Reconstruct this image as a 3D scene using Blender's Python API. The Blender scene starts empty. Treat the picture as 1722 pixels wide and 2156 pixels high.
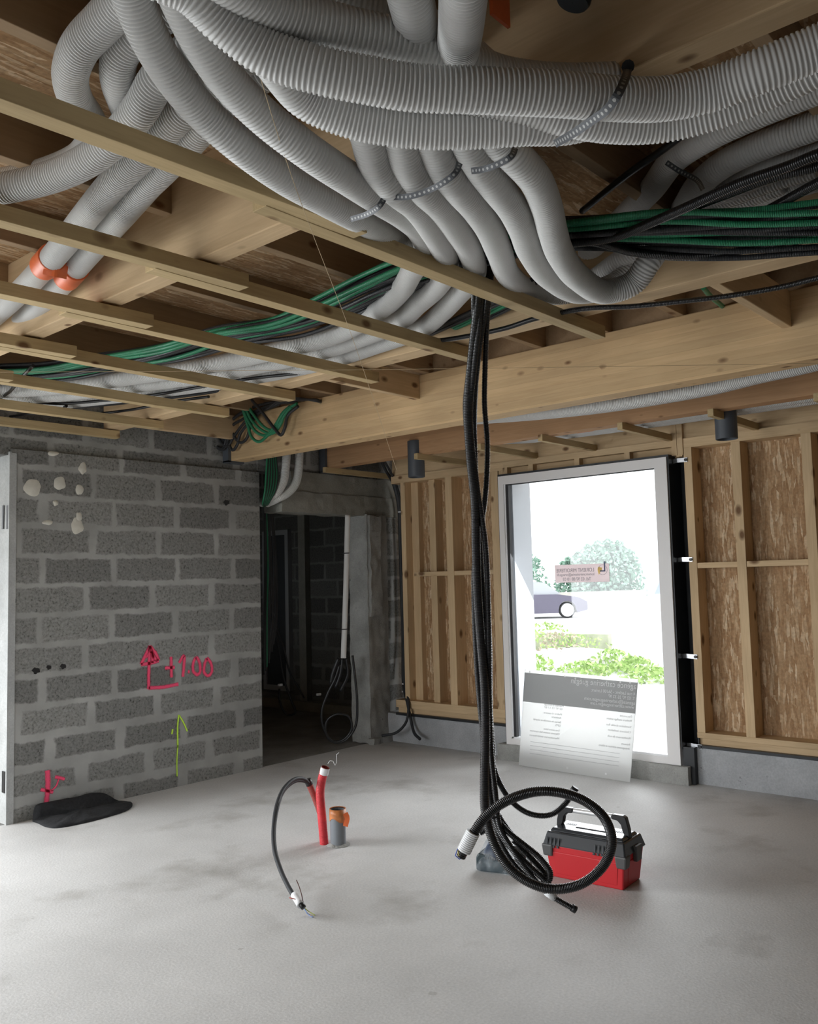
import bpy, bmesh, math, random
import numpy as np
from mathutils import Vector, Matrix, noise

C = bpy.context.scene.collection
S = bpy.context.scene
random.seed(7)

# ------------------------------------------------------------------ camera
F = 1847.83; PITCH = 0.0778508; ROLL = -0.02532699; YAW = 0.71897093; EYE = 1.5
cy, sy, cp, sp = math.cos(YAW), math.sin(YAW), math.cos(PITCH), math.sin(PITCH)
FW = Vector((cy*cp, sy*cp, sp)); R0 = Vector((sy, -cy, 0)); U0 = R0.cross(FW)
cr, sr = math.cos(ROLL), math.sin(ROLL)
RT = cr*R0 + sr*U0; UP = -sr*R0 + cr*U0
EYEP = Vector((0, 0, EYE))
cam_d = bpy.data.cameras.new('camera'); cam = bpy.data.objects.new('camera', cam_d); C.objects.link(cam)
cam.matrix_world = Matrix(((RT.x, UP.x, -FW.x, 0), (RT.y, UP.y, -FW.y, 0), (RT.z, UP.z, -FW.z, EYE), (0, 0, 0, 1)))
cam_d.sensor_fit = 'HORIZONTAL'; cam_d.sensor_width = 36; cam_d.lens = F/1722*36
cam_d.clip_start = 0.05; cam_d.clip_end = 400
S.camera = cam

def ray(x, y): return RT*((x-861)/F) - UP*((y-1078)/F) + FW
def onplane(ax, v, x, y):
    d = ray(x, y); return EYEP + d*((v-EYEP[ax])/d[ax])
def PX(v, x, y): return onplane(0, v, x, y)
def PY(v, x, y): return onplane(1, v, x, y)
def PZ(v, x, y): return onplane(2, v, x, y)
def PD(d, x, y): return EYEP + ray(x, y)*d

# ------------------------------------------------------------------ light
w = bpy.data.worlds.new('overcast_sky'); S.world = w; w.use_nodes = True
wn = w.node_tree; bgn = wn.nodes['Background']
tcw = wn.nodes.new('ShaderNodeTexCoord'); sx = wn.nodes.new('ShaderNodeSeparateXYZ')
rw = wn.nodes.new('ShaderNodeValToRGB')
rw.color_ramp.elements[0].position = 0.45; rw.color_ramp.elements[0].color = (0.30, 0.30, 0.29, 1)
rw.color_ramp.elements[1].position = 0.55; rw.color_ramp.elements[1].color = (0.93, 0.97, 1.0, 1)
mw = wn.nodes.new('ShaderNodeMath'); mw.operation = 'MULTIPLY_ADD'; mw.inputs[1].default_value = .5; mw.inputs[2].default_value = .5
wn.links.new(tcw.outputs['Generated'], sx.inputs[0]); wn.links.new(sx.outputs['Z'], mw.inputs[0])
wn.links.new(mw.outputs[0], rw.inputs[0]); wn.links.new(rw.outputs[0], bgn.inputs[0])
bgn.inputs[1].default_value = 3.2

def area(name, loc, target, sx_, sy_, power, col=(1, 1, 1), spread=2.3, portal=False):
    l = bpy.data.lights.new(name, 'AREA'); l.shape = 'RECTANGLE'; l.size = sx_; l.size_y = sy_
    l.energy = power; l.color = col
    l.spread = spread
    o = bpy.data.objects.new(name, l); C.objects.link(o); o.location = loc
    o.rotation_euler = (Vector(target)-Vector(loc)).to_track_quat('-Z', 'Y').to_euler()
    return o
DAY = (0.93, 0.97, 1.0)
area('daylight_left_bay', (.35, 6.45, 1.55), (1.5, 2.2, -.9), 2.4, 1.7, 140, DAY)
area('daylight_rear_bay', (-3.05, 3.6, 1.25), (2.4, 3.6, -1.0), 2.8, 1.7, 52, DAY, 2.0)
area('daylight_window', (6.42, 3.58, 1.30), (4.0, 3.58, -.6), 1.3, 1.9, 46, DAY)

S.view_settings.view_transform = 'Standard'; S.view_settings.look = 'None'
S.view_settings.exposure = -0.15; S.view_settings.gamma = 1.0
S.view_settings.use_curve_mapping = False

# ------------------------------------------------------------------ materials
def nt(name):
    m = bpy.data.materials.new(name); m.use_nodes = True
    n = m.node_tree; b = n.nodes['Principled BSDF']; return m, n, b
def N(n, t, **k):
    o = n.nodes.new('ShaderNode'+t)
    for a, v in k.items():
        if a.startswith('i_'):
            key = a[2:]; key = int(key) if key.isdigit() else key.replace('_', ' ')
            o.inputs[key].default_value = v
        else: setattr(o, a, v)
    return o
def L(n, a, b): n.links.new(a, b)
def ramp(n, stops, src=None, interp='LINEAR'):
    r = n.nodes.new('ShaderNodeValToRGB'); cr_ = r.color_ramp; cr_.interpolation = interp
    while len(cr_.elements) < len(stops): cr_.elements.new(0.5)
    for e, (p, c) in zip(cr_.elements, stops):
        e.position = p; e.color = (c[0], c[1], c[2], 1) if hasattr(c, '__len__') else (c, c, c, 1)
    if src is not None: n.links.new(src, r.inputs[0])
    return r
def mixc(n, fac, a, b, mode='MIX'):
    m = n.nodes.new('ShaderNodeMix'); m.data_type = 'RGBA'; m.blend_type = mode
    for s, v in ((m.inputs[0], fac), (m.inputs[6], a), (m.inputs[7], b)):
        if isinstance(v, bpy.types.NodeSocket): n.links.new(v, s)
        elif isinstance(v, (int, float)): s.default_value = v if s == m.inputs[0] else (v, v, v, 1)
        else: s.default_value = (v[0], v[1], v[2], 1)
    return m.outputs[2]
def bump(n, b, h, strength=.3, dist=.01):
    bp = N(n, 'Bump'); bp.inputs['Strength'].default_value = strength; bp.inputs['Distance'].default_value = dist
    L(n, h, bp.inputs['Height']); L(n, bp.outputs[0], b.inputs['Normal'])
def math_(n, op, a, b=None, c=None):
    m = N(n, 'Math', operation=op)
    for i, v in enumerate((a, b, c)):
        if v is None: continue
        if isinstance(v, bpy.types.NodeSocket): L(n, v, m.inputs[i])
        else: m.inputs[i].default_value = v
    return m.outputs[0]

def plain(name, col, rough=.5, metal=0, spec=.5, var=0, vs=20, bmp=0):
    m, n, b = nt(name)
    b.inputs['Base Color'].default_value = (*col, 1); b.inputs['Roughness'].default_value = rough
    b.inputs['Metallic'].default_value = metal; b.inputs['Specular IOR Level'].default_value = spec
    if var or bmp:
        tc = N(n, 'TexCoord'); nz = N(n, 'TexNoise'); nz.inputs['Scale'].default_value = vs; nz.inputs['Detail'].default_value = 5
        L(n, tc.outputs['Object'], nz.inputs['Vector'])
        if var:
            lo = tuple(c*(1-var) for c in col); hi = tuple(min(1, c*(1+var)) for c in col)
            r = ramp(n, [(.3, lo), (.7, hi)], nz.outputs[0]); L(n, r.outputs[0], b.inputs['Base Color'])
        if bmp: bump(n, b, nz.outputs[0], bmp, .005)
    return m

def wood(name, axis, c1, c2, knot=(0.13, 0.06, 0.025), lam=0.0, kn=(.45, 10, 6)):
    m, n, b = nt(name)
    tc = N(n, 'TexCoord'); oi = N(n, 'ObjectInfo')
    add = N(n, 'VectorMath', operation='MULTIPLY_ADD')
    cx = N(n, 'CombineXYZ'); 
    for i in range(3): L(n, oi.outputs['Random'], cx.inputs[i])
    L(n, cx.outputs[0], add.inputs[0]); add.inputs[1].default_value = (17, 31, 23); L(n, tc.outputs['Object'], add.inputs[2])
    sc = [14, 14, 14]; sc[axis] = 0.9
    mp = N(n, 'Mapping'); mp.inputs['Scale'].default_value = sc; L(n, add.outputs[0], mp.inputs[0])
    nz = N(n, 'TexNoise'); nz.inputs['Scale'].default_value = 1.0; nz.inputs['Detail'].default_value = 4; nz.inputs['Roughness'].default_value = .6
    L(n, mp.outputs[0], nz.inputs['Vector'])
    wv = math_(n, 'FRACT', math_(n, 'MULTIPLY', nz.outputs[0], 7.0))
    tri = math_(n, 'ABSOLUTE', math_(n, 'SUBTRACT', wv, .5))
    f1 = math_(n, 'MULTIPLY_ADD', tri, .55, math_(n, 'MULTIPLY', nz.outputs[0], .6))
    base = mixc(n, f1, c1, c2)
    # large patchiness
    n2 = N(n, 'TexNoise'); n2.inputs['Scale'].default_value = 1.7; n2.inputs['Detail'].default_value = 2; L(n, add.outputs[0], n2.inputs['Vector'])
    r2 = ramp(n, [(.3, .86), (.7, 1.1)], n2.outputs[0])
    base = mixc(n, 1.0, base, r2.outputs[0], 'MULTIPLY')
    # knots
    sk = [kn[1]]*3; sk[axis] = kn[2]
    mk = N(n, 'Mapping'); mk.inputs['Scale'].default_value = sk; L(n, add.outputs[0], mk.inputs[0])
    vo = N(n, 'TexVoronoi'); vo.inputs['Scale'].default_value = 1; L(n, mk.outputs[0], vo.inputs['Vector'])
    sepc = N(n, 'SeparateColor'); L(n, vo.outputs['Color'], sepc.inputs[0])
    size = math_(n, 'MULTIPLY', math_(n, 'GREATER_THAN', sepc.outputs[0], kn[0]), math_(n, 'MULTIPLY_ADD', sepc.outputs[1], .13, .11))
    kd = math_(n, 'DIVIDE', vo.outputs['Distance'], math_(n, 'ADD', size, .0001))
    kr = ramp(n, [(.45, .9), (.8, .35), (1.0, 0.0)], math_(n, 'MULTIPLY', kd, .75))
    base = mixc(n, kr.outputs[0], base, knot)
    if lam:
        sp_ = N(n, 'SeparateXYZ'); L(n, tc.outputs['Object'], sp_.inputs[0])
        fr = math_(n, 'FRACT', math_(n, 'DIVIDE', math_(n, 'ADD', sp_.outputs[2], 5.0), lam))
        ln = math_(n, 'LESS_THAN', fr, .03)
        fl = math_(n, 'FLOOR', math_(n, 'DIVIDE', math_(n, 'ADD', sp_.outputs[2], 5.0), lam))
        wn_ = N(n, 'TexWhiteNoise', noise_dimensions='1D'); L(n, fl, wn_.inputs['W'])
        tint = ramp(n, [(0, .9), (1, 1.08)], wn_.outputs[0])
        base = mixc(n, 1.0, base, tint.outputs[0], 'MULTIPLY')
        base = mixc(n, math_(n, 'MULTIPLY', ln, .3), base, (.2, .12, .06))
    L(n, base, b.inputs['Base Color'])
    b.inputs['Roughness'].default_value = .75; b.inputs['Specular IOR Level'].default_value = .25
    bump(n, b, nz.outputs[0], .15, .003)
    return m
PINE1, PINE2 = (0.73, 0.545, 0.335), (0.51, 0.35, 0.195)
WOOD = [wood('pine_lengthwise_'+'xyz'[a], a, PINE1, PINE2) for a in range(3)]
GLU = wood('glulam_golden', 1, (0.64, 0.46, 0.26), (0.47, 0.31, 0.16), lam=.047, kn=(.35, 15, 7.5))
GLU2 = wood('glulam_reddish', 1, (0.54, 0.33, 0.18), (0.40, 0.22, 0.11), lam=.047, kn=(.35, 15, 7.5))
DWOOD = wood('joist_brown', 0, (0.40, 0.28, 0.17), (0.26, 0.175, 0.10))
BATT = wood('batten_treated_pine', 0, (0.60, 0.455, 0.25), (0.38, 0.275, 0.14))

def osb(name, k=1.0, axes=(0, 1, 2)):
    m, n, b = nt(name)
    tc = N(n, 'TexCoord'); cols = []
    hts = []
    for i, (rot, sc, seed) in enumerate([(.55, (9, 9, 62), 0), (-.75, (8, 8, 70), 3.3), (1.35, (10, 10, 58), 7.1), (.0, (11, 10, 75), 11.7)]):
        mp = N(n, 'Mapping'); mp.inputs['Location'].default_value = (seed, seed*2, seed)
        if axes == 'xy':
            mp.inputs['Rotation'].default_value = (0, 0, rot+.5); mp.inputs['Scale'].default_value = (sc[0], sc[2], 8)
        else:
            mp.inputs['Rotation'].default_value = (rot, 0, 0); mp.inputs['Scale'].default_value = (8, sc[2], sc[0])
        nd = N(n, 'TexNoise'); nd.inputs['Scale'].default_value = 14; nd.inputs['Detail'].default_value = 3; L(n, tc.outputs['Object'], nd.inputs['Vector'])
        mx = N(n, 'VectorMath', operation='MULTIPLY_ADD'); L(n, nd.outputs['Color'], mx.inputs[0]); mx.inputs[1].default_value = (.014,)*3; L(n, tc.outputs['Object'], mx.inputs[2])
        L(n, mx.outputs[0], mp.inputs[0])
        vo = N(n, 'TexVoronoi'); vo.inputs['Scale'].default_value = 1; vo.inputs['Randomness'].default_value = 1; L(n, mp.outputs[0], vo.inputs['Vector'])
        s = N(n, 'SeparateColor'); L(n, vo.outputs['Color'], s.inputs[0])
        r = ramp(n, [(0, (0.38*k, 0.215*k, 0.10*k)), (.3, (0.46*k, 0.28*k, 0.145*k)), (.7, (0.54*k, 0.35*k, 0.19*k)), (1, (0.78*k, 0.60*k, 0.40*k))], s.outputs[0])
        cols.append((r.outputs[0], s.outputs[1], vo.outputs['Distance']))
    sel = math_(n, 'GREATER_THAN', cols[1][1], .55); c = mixc(n, sel, cols[0][0], cols[1][0])
    sel2 = math_(n, 'GREATER_THAN', cols[2][1], .62); c = mixc(n, sel2, c, cols[2][0])
    sel3 = math_(n, 'GREATER_THAN', cols[3][1], .66); c = mixc(n, sel3, c, cols[3][0])
    nf = N(n, 'TexNoise'); nf.inputs['Scale'].default_value = 60; nf.inputs['Detail'].default_value = 4; L(n, tc.outputs['Object'], nf.inputs['Vector'])
    rf = ramp(n, [(.3, .8), (.7, 1.15)], nf.outputs[0]); c = mixc(n, 1.0, c, rf.outputs[0], 'MULTIPLY')
    L(n, c, b.inputs['Base Color']); b.inputs['Roughness'].default_value = .7; b.inputs['Specular IOR Level'].default_value = .3
    bump(n, b, cols[0][2], .35, .004)
    return m
OSBW = osb('oriented_strand_board_wall', .86); OSBC = osb('oriented_strand_board_ceiling', .95, 'xy')

def blockwall(name, k=1.0, ax=0, plaster=1.0):
    # concrete blocks 0.52 x 0.20 with smeared mortar
    m, n, b = nt(name); tc = N(n, 'TexCoord'); sp_ = N(n, 'SeparateXYZ')
    geo = N(n, 'NewGeometry'); L(n, geo.outputs['Position'], sp_.inputs[0])
    P = geo.outputs['Position']
    nw = N(n, 'TexNoise'); nw.inputs['Scale'].default_value = 11; nw.inputs['Detail'].default_value = 7; nw.inputs['Roughness'].default_value = .68; L(n, P, nw.inputs['Vector'])
    nl = N(n, 'TexNoise'); nl.inputs['Scale'].default_value = 1.9; nl.inputs['Detail'].default_value = 3; L(n, P, nl.inputs['Vector'])
    wob = math_(n, 'MULTIPLY_ADD', nw.outputs[0], .06, -.03)
    h = math_(n, 'ADD', math_(n, 'SUBTRACT', sp_.outputs[2], .13-2.0), wob)
    row = math_(n, 'FLOOR', math_(n, 'DIVIDE', h, .2))
    fz = math_(n, 'FRACT', math_(n, 'DIVIDE', h, .2))
    wr = N(n, 'TexWhiteNoise', noise_dimensions='1D'); L(n, row, wr.inputs['W'])
    shift = math_(n, 'ADD', math_(n, 'MULTIPLY', math_(n, 'MODULO', row, 2), .27), math_(n, 'MULTIPLY', wr.outputs[0], .12))
    u = math_(n, 'ADD', math_(n, 'ADD', math_(n, 'ADD', sp_.outputs[ax], shift), 10.05), wob)
    col_ = math_(n, 'FLOOR', math_(n, 'DIVIDE', u, .53)); fu = math_(n, 'FRACT', math_(n, 'DIVIDE', u, .53))
    dz = math_(n, 'MULTIPLY', math_(n, 'MINIMUM', fz, math_(n, 'SUBTRACT', 1, fz)), .2)
    du = math_(n, 'MULTIPLY', math_(n, 'MINIMUM', fu, math_(n, 'SUBTRACT', 1, fu)), .53)
    d = math_(n, 'MINIMUM', dz, math_(n, 'MULTIPLY', du, .75))
    lowz = math_(n, 'MAXIMUM', 0, math_(n, 'MULTIPLY', math_(n, 'SUBTRACT', 1.25, sp_.outputs[2]), .013))
    wid = math_(n, 'ADD', lowz, math_(n, 'MULTIPLY_ADD', math_(n, 'POWER', nl.outputs[0], 2.2), .052*plaster, .001))
    t = math_(n, 'DIVIDE', math_(n, 'SUBTRACT', d, wid), .012)
    cl = N(n, 'Clamp'); L(n, t, cl.inputs[0])            # 1 = block, 0 = mortar
    wb = N(n, 'TexWhiteNoise', noise_dimensions='2D'); cb = N(n, 'CombineXYZ'); L(n, row, cb.inputs[0]); L(n, col_, cb.inputs[1]); L(n, cb.outputs[0], wb.inputs['Vector'])
    tone = ramp(n, [(0, .78), (1, 1.2)], wb.outputs[0])
    ng = N(n, 'TexNoise'); ng.inputs['Scale'].default_value = 60; ng.inputs['Detail'].default_value = 4; ng.inputs['Roughness'].default_value = .7; L(n, P, ng.inputs['Vector'])
    gr = ramp(n, [(.30, (0.06*k, 0.06*k, 0.055*k)), (.43, (0.20*k, 0.20*k, 0.19*k)), (.7, (0.29*k, 0.29*k, 0.278*k))], ng.outputs[0])
    blk = mixc(n, 1.0, gr.outputs[0], tone.outputs[0], 'MULTIPLY')
    nm = N(n, 'TexNoise'); nm.inputs['Scale'].default_value = 3.5; nm.inputs['Detail'].default_value = 6; L(n, P, nm.inputs['Vector'])
    mr = ramp(n, [(.3, (0.29*k, 0.29*k, 0.278*k)), (.7, (0.42*k, 0.42*k, 0.405*k))], nm.outputs[0])
    c = mixc(n, cl.outputs[0], mr.outputs[0], blk)
    L(n, c, b.inputs['Base Color']); b.inputs['Roughness'].default_value = .92; b.inputs['Specular IOR Level'].default_value = .15
    hh = math_(n, 'SUBTRACT', math_(n, 'MULTIPLY', ng.outputs[0], math_(n, 'MULTIPLY_ADD', cl.outputs[0], .8, .2)), math_(n, 'MULTIPLY', cl.outputs[0], .55))
    bump(n, b, hh, .6, .006)
    return m
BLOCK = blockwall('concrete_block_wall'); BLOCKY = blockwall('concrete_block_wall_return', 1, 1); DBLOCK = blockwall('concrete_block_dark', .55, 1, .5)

def concrete(name, c1, c2, sc=2.5, rough=.8, pits=0, stain=None, bmp=.25):
    m, n, b = nt(name); tc = N(n, 'NewGeometry'); P = tc.outputs['Position']
    a = N(n, 'TexNoise'); a.inputs['Scale'].default_value = sc; a.inputs['Detail'].default_value = 8; a.inputs['Roughness'].default_value = .6; L(n, P, a.inputs['Vector'])
    g = N(n, 'TexNoise'); g.inputs['Scale'].default_value = 90; g.inputs['Detail'].default_value = 3; L(n, P, g.inputs['Vector'])
    r = ramp(n, [(.28, c1), (.72, c2)], a.outputs[0])
    gr = ramp(n, [(.3, .9), (.7, 1.08)], g.outputs[0])
    c = mixc(n, 1.0, r.outputs[0], gr.outputs[0], 'MULTIPLY')
    if pits:
        v = N(n, 'TexNoise'); v.inputs['Scale'].default_value = pits; v.inputs['Detail'].default_value = 6; v.inputs['Roughness'].default_value = .75; L(n, P, v.inputs['Vector'])
        pr = ramp(n, [(.0, 1), (.30, 1), (.345, 0)], v.outputs[0]); c = mixc(n, math_(n, 'MULTIPLY', pr.outputs[0], .8), c, (.05, .05, .045))
    if stain:
        v = N(n, 'TexNoise'); v.inputs['Scale'].default_value = 1.15; v.inputs['Detail'].default_value = 7; v.inputs['Roughness'].default_value = .62; L(n, P, v.inputs['Vector'])
        pr = ramp(n, [(.56, 0), (.70, 1)], v.outputs[0]); c = mixc(n, math_(n, 'MULTIPLY', pr.outputs[0], .6), c, stain)
        sm = N(n, 'TexVoronoi'); sm.inputs['Scale'].default_value = 5.5; 
        wp = N(n, 'VectorMath', operation='MULTIPLY_ADD'); L(n, g.outputs['Color'], wp.inputs[0]); wp.inputs[1].default_value = (.02, .02, .02); L(n, P, wp.inputs[2])
        L(n, wp.outputs[0], sm.inputs['Vector'])
        sc_ = N(n, 'SeparateColor'); L(n, sm.outputs['Color'], sc_.inputs[0])
        dd = math_(n, 'LESS_THAN', sm.outputs['Distance'], math_(n, 'MULTIPLY', math_(n, 'GREATER_THAN', sc_.outputs[0], .72), math_(n, 'MULTIPLY_ADD', sc_.outputs[1], .07, .02)))
        c = mixc(n, math_(n, 'MULTIPLY', dd, .38), c, stain)
    L(n, c, b.inputs['Base Color']); b.inputs['Roughness'].default_value = rough
    bump(n, b, g.outputs[0], bmp, .004)
    return m
FLOOR = concrete('concrete_slab', (0.50, 0.495, 0.485), (0.62, 0.615, 0.605), 1.6, .62, 0, (.25, .235, .21))
DFLOOR = concrete('darker_concrete_slab', (0.17, 0.165, 0.15), (0.30, 0.29, 0.27), 3.5, .85, 30)  # darker, pitted slab colour for the inner room floor
PLINTH = concrete('plinth_concrete', (0.33, 0.34, 0.35), (0.50, 0.51, 0.525), 3, .85, 7)
ROUGH = concrete('rough_concrete', (0.24, 0.24, 0.225), (0.42, 0.42, 0.40), 4, .9, 11, bmp=.7)
ROUGHD = concrete('rough_concrete_lintel', (0.20, 0.195, 0.17), (0.32, 0.315, 0.28), 2.5, .9, 13, bmp=.6)
PLASTER = concrete('white_plaster_reveal', (0.33, 0.335, 0.33), (0.46, 0.47, 0.465), 5, .9, 9)
WHITEP = plain('white_corrugated_plastic', (0.64, 0.635, 0.62), .5, spec=.35)
FRAME = plain('white_window_frame', (0.84, 0.82, 0.81), .4)
FRAMEL = plain('white_window_rebate', (0.85, 0.85, 0.86), .3)
RUBBER = plain('black_rubber_seal', (0.015, 0.015, 0.017), .5)
MEMB = plain('black_membrane', (0.016, 0.018, 0.021), .45, var=.3, vs=8)
STEEL = plain('galvanised_steel', (0.55, 0.56, 0.58), .38, 1.0, var=.15)
STRAPM, n_, b_ = nt('perforated_steel_strap')
b_.inputs['Metallic'].default_value = .2; b_.inputs['Roughness'].default_value = .5
uv_ = N(n_, 'UVMap'); sv_ = N(n_, 'SeparateXYZ'); L(n_, uv_.outputs[0], sv_.inputs[0])
fu_ = math_(n_, 'SUBTRACT', math_(n_, 'FRACT', math_(n_, 'DIVIDE', sv_.outputs[0], .016)), .5)
fv_ = math_(n_, 'MULTIPLY', math_(n_, 'SUBTRACT', sv_.outputs[1], .5), 1.1)
dd_ = math_(n_, 'SQRT', math_(n_, 'ADD', math_(n_, 'MULTIPLY', fu_, fu_), math_(n_, 'MULTIPLY', fv_, fv_)))
L(n_, mixc(n_, math_(n_, 'LESS_THAN', dd_, .24), (.06, .063, .07), (.32, .32, .31)), b_.inputs['Base Color'])

def ribbed(name, col, pitch, rough=.38, spec=.5, dark=.5):
    m, n, b = nt(name); uv = N(n, 'UVMap'); s = N(n, 'SeparateXYZ'); L(n, uv.outputs[0], s.inputs[0])
    f = math_(n, 'FRACT', math_(n, 'DIVIDE', s.outputs[0], pitch)); t = math_(n, 'ABSOLUTE', math_(n, 'SUBTRACT', f, .5))
    r = ramp(n, [(.12, 0), (.3, 1)], t)
    L(n, mixc(n, r.outputs[0], tuple(c*dark for c in col), col), b.inputs['Base Color'])
    b.inputs['Roughness'].default_value = rough; b.inputs['Specular IOR Level'].default_value = spec
    bump(n, b, r.outputs[0], .8, pitch*.4)
    return m
GREEN = ribbed('green_ribbed_conduit', (0.035, 0.29, 0.14), .0052)
BLACKC = ribbed('black_ribbed_conduit', (0.038, 0.039, 0.042), .0052)
BLACK = plain('black_plastic', (0.012, 0.012, 0.013), .35)
BLACKG = plain('black_gloss_conduit', (0.014, 0.014, 0.015), .27, spec=.6)
CABLE = plain('grey_black_cable_sheath', (0.035, 0.037, 0.04), .6, spec=.3)
REDP = plain('red_corrugated_conduit', (0.62, 0.035, 0.045), .45, var=.12, vs=30)
REDD = plain('dusty_dark_red_conduit', (0.30, 0.055, 0.045), .6)
GREYP = plain('grey_pvc_pipe', (0.19, 0.205, 0.225), .45, var=.12, vs=6)
DGREYP = plain('dark_grey_pvc_pipe', (0.075, 0.085, 0.10), .5)
ORANGE = plain('orange_adhesive_tape', (0.82, 0.17, 0.05), .45, var=.1, vs=15)
BORANGE = plain('brown_orange_tape', (0.55, 0.19, 0.06), .45, var=.3, vs=25)
WTAPE = plain('white_insulating_tape', (0.75, 0.76, 0.77), .35)
CREAM = plain('cream_filler', (0.62, 0.60, 0.53), .9, var=.08)
STRING = plain('pale_mason_line', (0.55, 0.42, 0.26), .8)
PINK = (0.95, 0.09, 0.20); LIME = (0.62, 0.90, 0.10)

def paint(name, col, strength=.95):
    m, n, b = nt(name); uv = N(n, 'UVMap'); s = N(n, 'SeparateXYZ'); L(n, uv.outputs[0], s.inputs[0])
    t = math_(n, 'ABSOLUTE', math_(n, 'MULTIPLY_ADD', s.outputs[1], 2, -1))
    nz = N(n, 'TexNoise'); nz.inputs['Scale'].default_value = 70; nz.inputs['Detail'].default_value = 5
    g = N(n, 'NewGeometry'); L(n, g.outputs['Position'], nz.inputs['Vector'])
    t2 = math_(n, 'ADD', t, math_(n, 'MULTIPLY_ADD', nz.outputs[0], .5, -.25))
    r = ramp(n, [(.35, strength), (.95, 0)], t2)
    tr = N(n, 'BsdfTransparent'); mx = N(n, 'MixShader')
    b.inputs['Base Color'].default_value = (*col, 1); b.inputs['Roughness'].default_value = .9
    L(n, r.outputs[0], mx.inputs[0]); L(n, tr.outputs[0], mx.inputs[1]); L(n, b.outputs[0], mx.inputs[2])
    L(n, mx.outputs[0], n.nodes['Material Output'].inputs[0])
    return m
PAINTP = paint('pink_spray_paint', PINK); PAINTL = paint('lime_spray_paint', LIME)

def glassmat(name, tint=(1, 1, 1), refl=.04):
    m, n, b = nt(name); tr = N(n, 'BsdfTransparent'); tr.inputs[0].default_value = (*tint, 1)
    gl = N(n, 'BsdfGlossy'); gl.inputs['Roughness'].default_value = .02; fr = N(n, 'Fresnel'); fr.inputs[0].default_value = 1.4
    mx = N(n, 'MixShader'); L(n, fr.outputs[0], mx.inputs[0]); L(n, tr.outputs[0], mx.inputs[1]); L(n, gl.outputs[0], mx.inputs[2])
    L(n, mx.outputs[0], n.nodes['Material Output'].inputs[0]); return m
GLASS = glassmat('window_glass')
def translucent(name, col, tcol, f=.5):
    m, n, b = nt(name); t = N(n, 'BsdfTranslucent'); t.inputs[0].default_value = (*tcol, 1); b.inputs['Base Color'].default_value = (*col, 1); b.inputs['Roughness'].default_value = .5
    mx = N(n, 'MixShader'); mx.inputs[0].default_value = f; L(n, b.outputs[0], mx.inputs[1]); L(n, t.outputs[0], mx.inputs[2])
    L(n, mx.outputs[0], n.nodes['Material Output'].inputs[0]); return m

# ------------------------------------------------------------------ mesh helpers
def link(name, me, mat, parent=None, label=None, cat=None, group=None, kind=None, loc=None):
    o = bpy.data.objects.new(name, me); C.objects.link(o)
    if mat is not None: me.materials.append(mat)
    if loc is not None: o.location = loc
    if parent is not None:
        o.parent = parent
        pw = Vector(parent.get('wl', (0, 0, 0)))
        wl = Vector(loc) if loc is not None else Vector()
        o.location = wl - pw; o['wl'] = tuple(wl)
    else: o['wl'] = tuple(loc) if loc is not None else (0, 0, 0)
    tag(o, label, cat, group, kind); return o
def tag(o, label=None, cat=None, group=None, kind=None):
    if label: o['label'] = label
    if cat: o['category'] = cat
    if group: o['group'] = group
    if kind: o['kind'] = kind
def thing(name, loc, label, cat, group=None, kind=None, parent=None):
    o = bpy.data.objects.new(name, None); o.empty_display_size = .05; C.objects.link(o)
    o.location = loc; o['wl'] = tuple(loc); tag(o, label, cat, group, kind); return o
def mesh(name, verts, faces, mat, parent=None, smooth=False, uvs=None, bevel=0, recenter=True, **k):
    V = np.array([tuple(v) for v in verts], dtype=float)
    c = (V.min(0)+V.max(0))/2 if recenter else np.zeros(3)
    me = bpy.data.meshes.new(name); me.from_pydata((V-c).tolist(), [], [tuple(f) for f in faces])
    bm = bmesh.new(); bm.from_mesh(me); bmesh.ops.recalc_face_normals(bm, faces=bm.faces)
    if bevel: bmesh.ops.bevel(bm, geom=list(bm.edges), offset=bevel, segments=2, profile=.5, affect='EDGES')
    bm.to_mesh(me); bm.free()
    if smooth: me.polygons.foreach_set('use_smooth', [True]*len(me.polygons))
    return link(name, me, mat, parent, loc=tuple(c), **k)
BOXF = [(0, 1, 3, 2), (4, 6, 7, 5), (0, 4, 5, 1), (2, 3, 7, 6), (0, 2, 6, 4), (1, 5, 7, 3)]
def boxv(x0, x1, y0, y1, z0, z1): return [(x, y, z) for x in (x0, x1) for y in (y0, y1) for z in (z0, z1)]
def box(name, x0, x1, y0, y1, z0, z1, mat, parent=None, bevel=0, **k):
    return mesh(name, boxv(x0, x1, y0, y1, z0, z1), BOXF, mat, parent, bevel=bevel, **k)
def boxes(name, lst, mat, parent=None, **k):
    V, Fs = [], []
    for b_ in lst:
        o = len(V); V += boxv(*b_); Fs += [tuple(i+o for i in f) for f in BOXF]
    return mesh(name, V, Fs, mat, parent, **k)
def prism(name, poly, axis_vec, mat, parent=None, bevel=0, **k):
    n = len(poly); a = [Vector(p) for p in poly]; b = [p+Vector(axis_vec) for p in a]
    Fs = [tuple(range(n)), tuple(range(2*n-1, n-1, -1))] + [(i, (i+1) % n, n+(i+1) % n, n+i) for i in range(n)]
    return mesh(name, a+b, Fs, mat, parent, bevel=bevel, **k)

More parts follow.
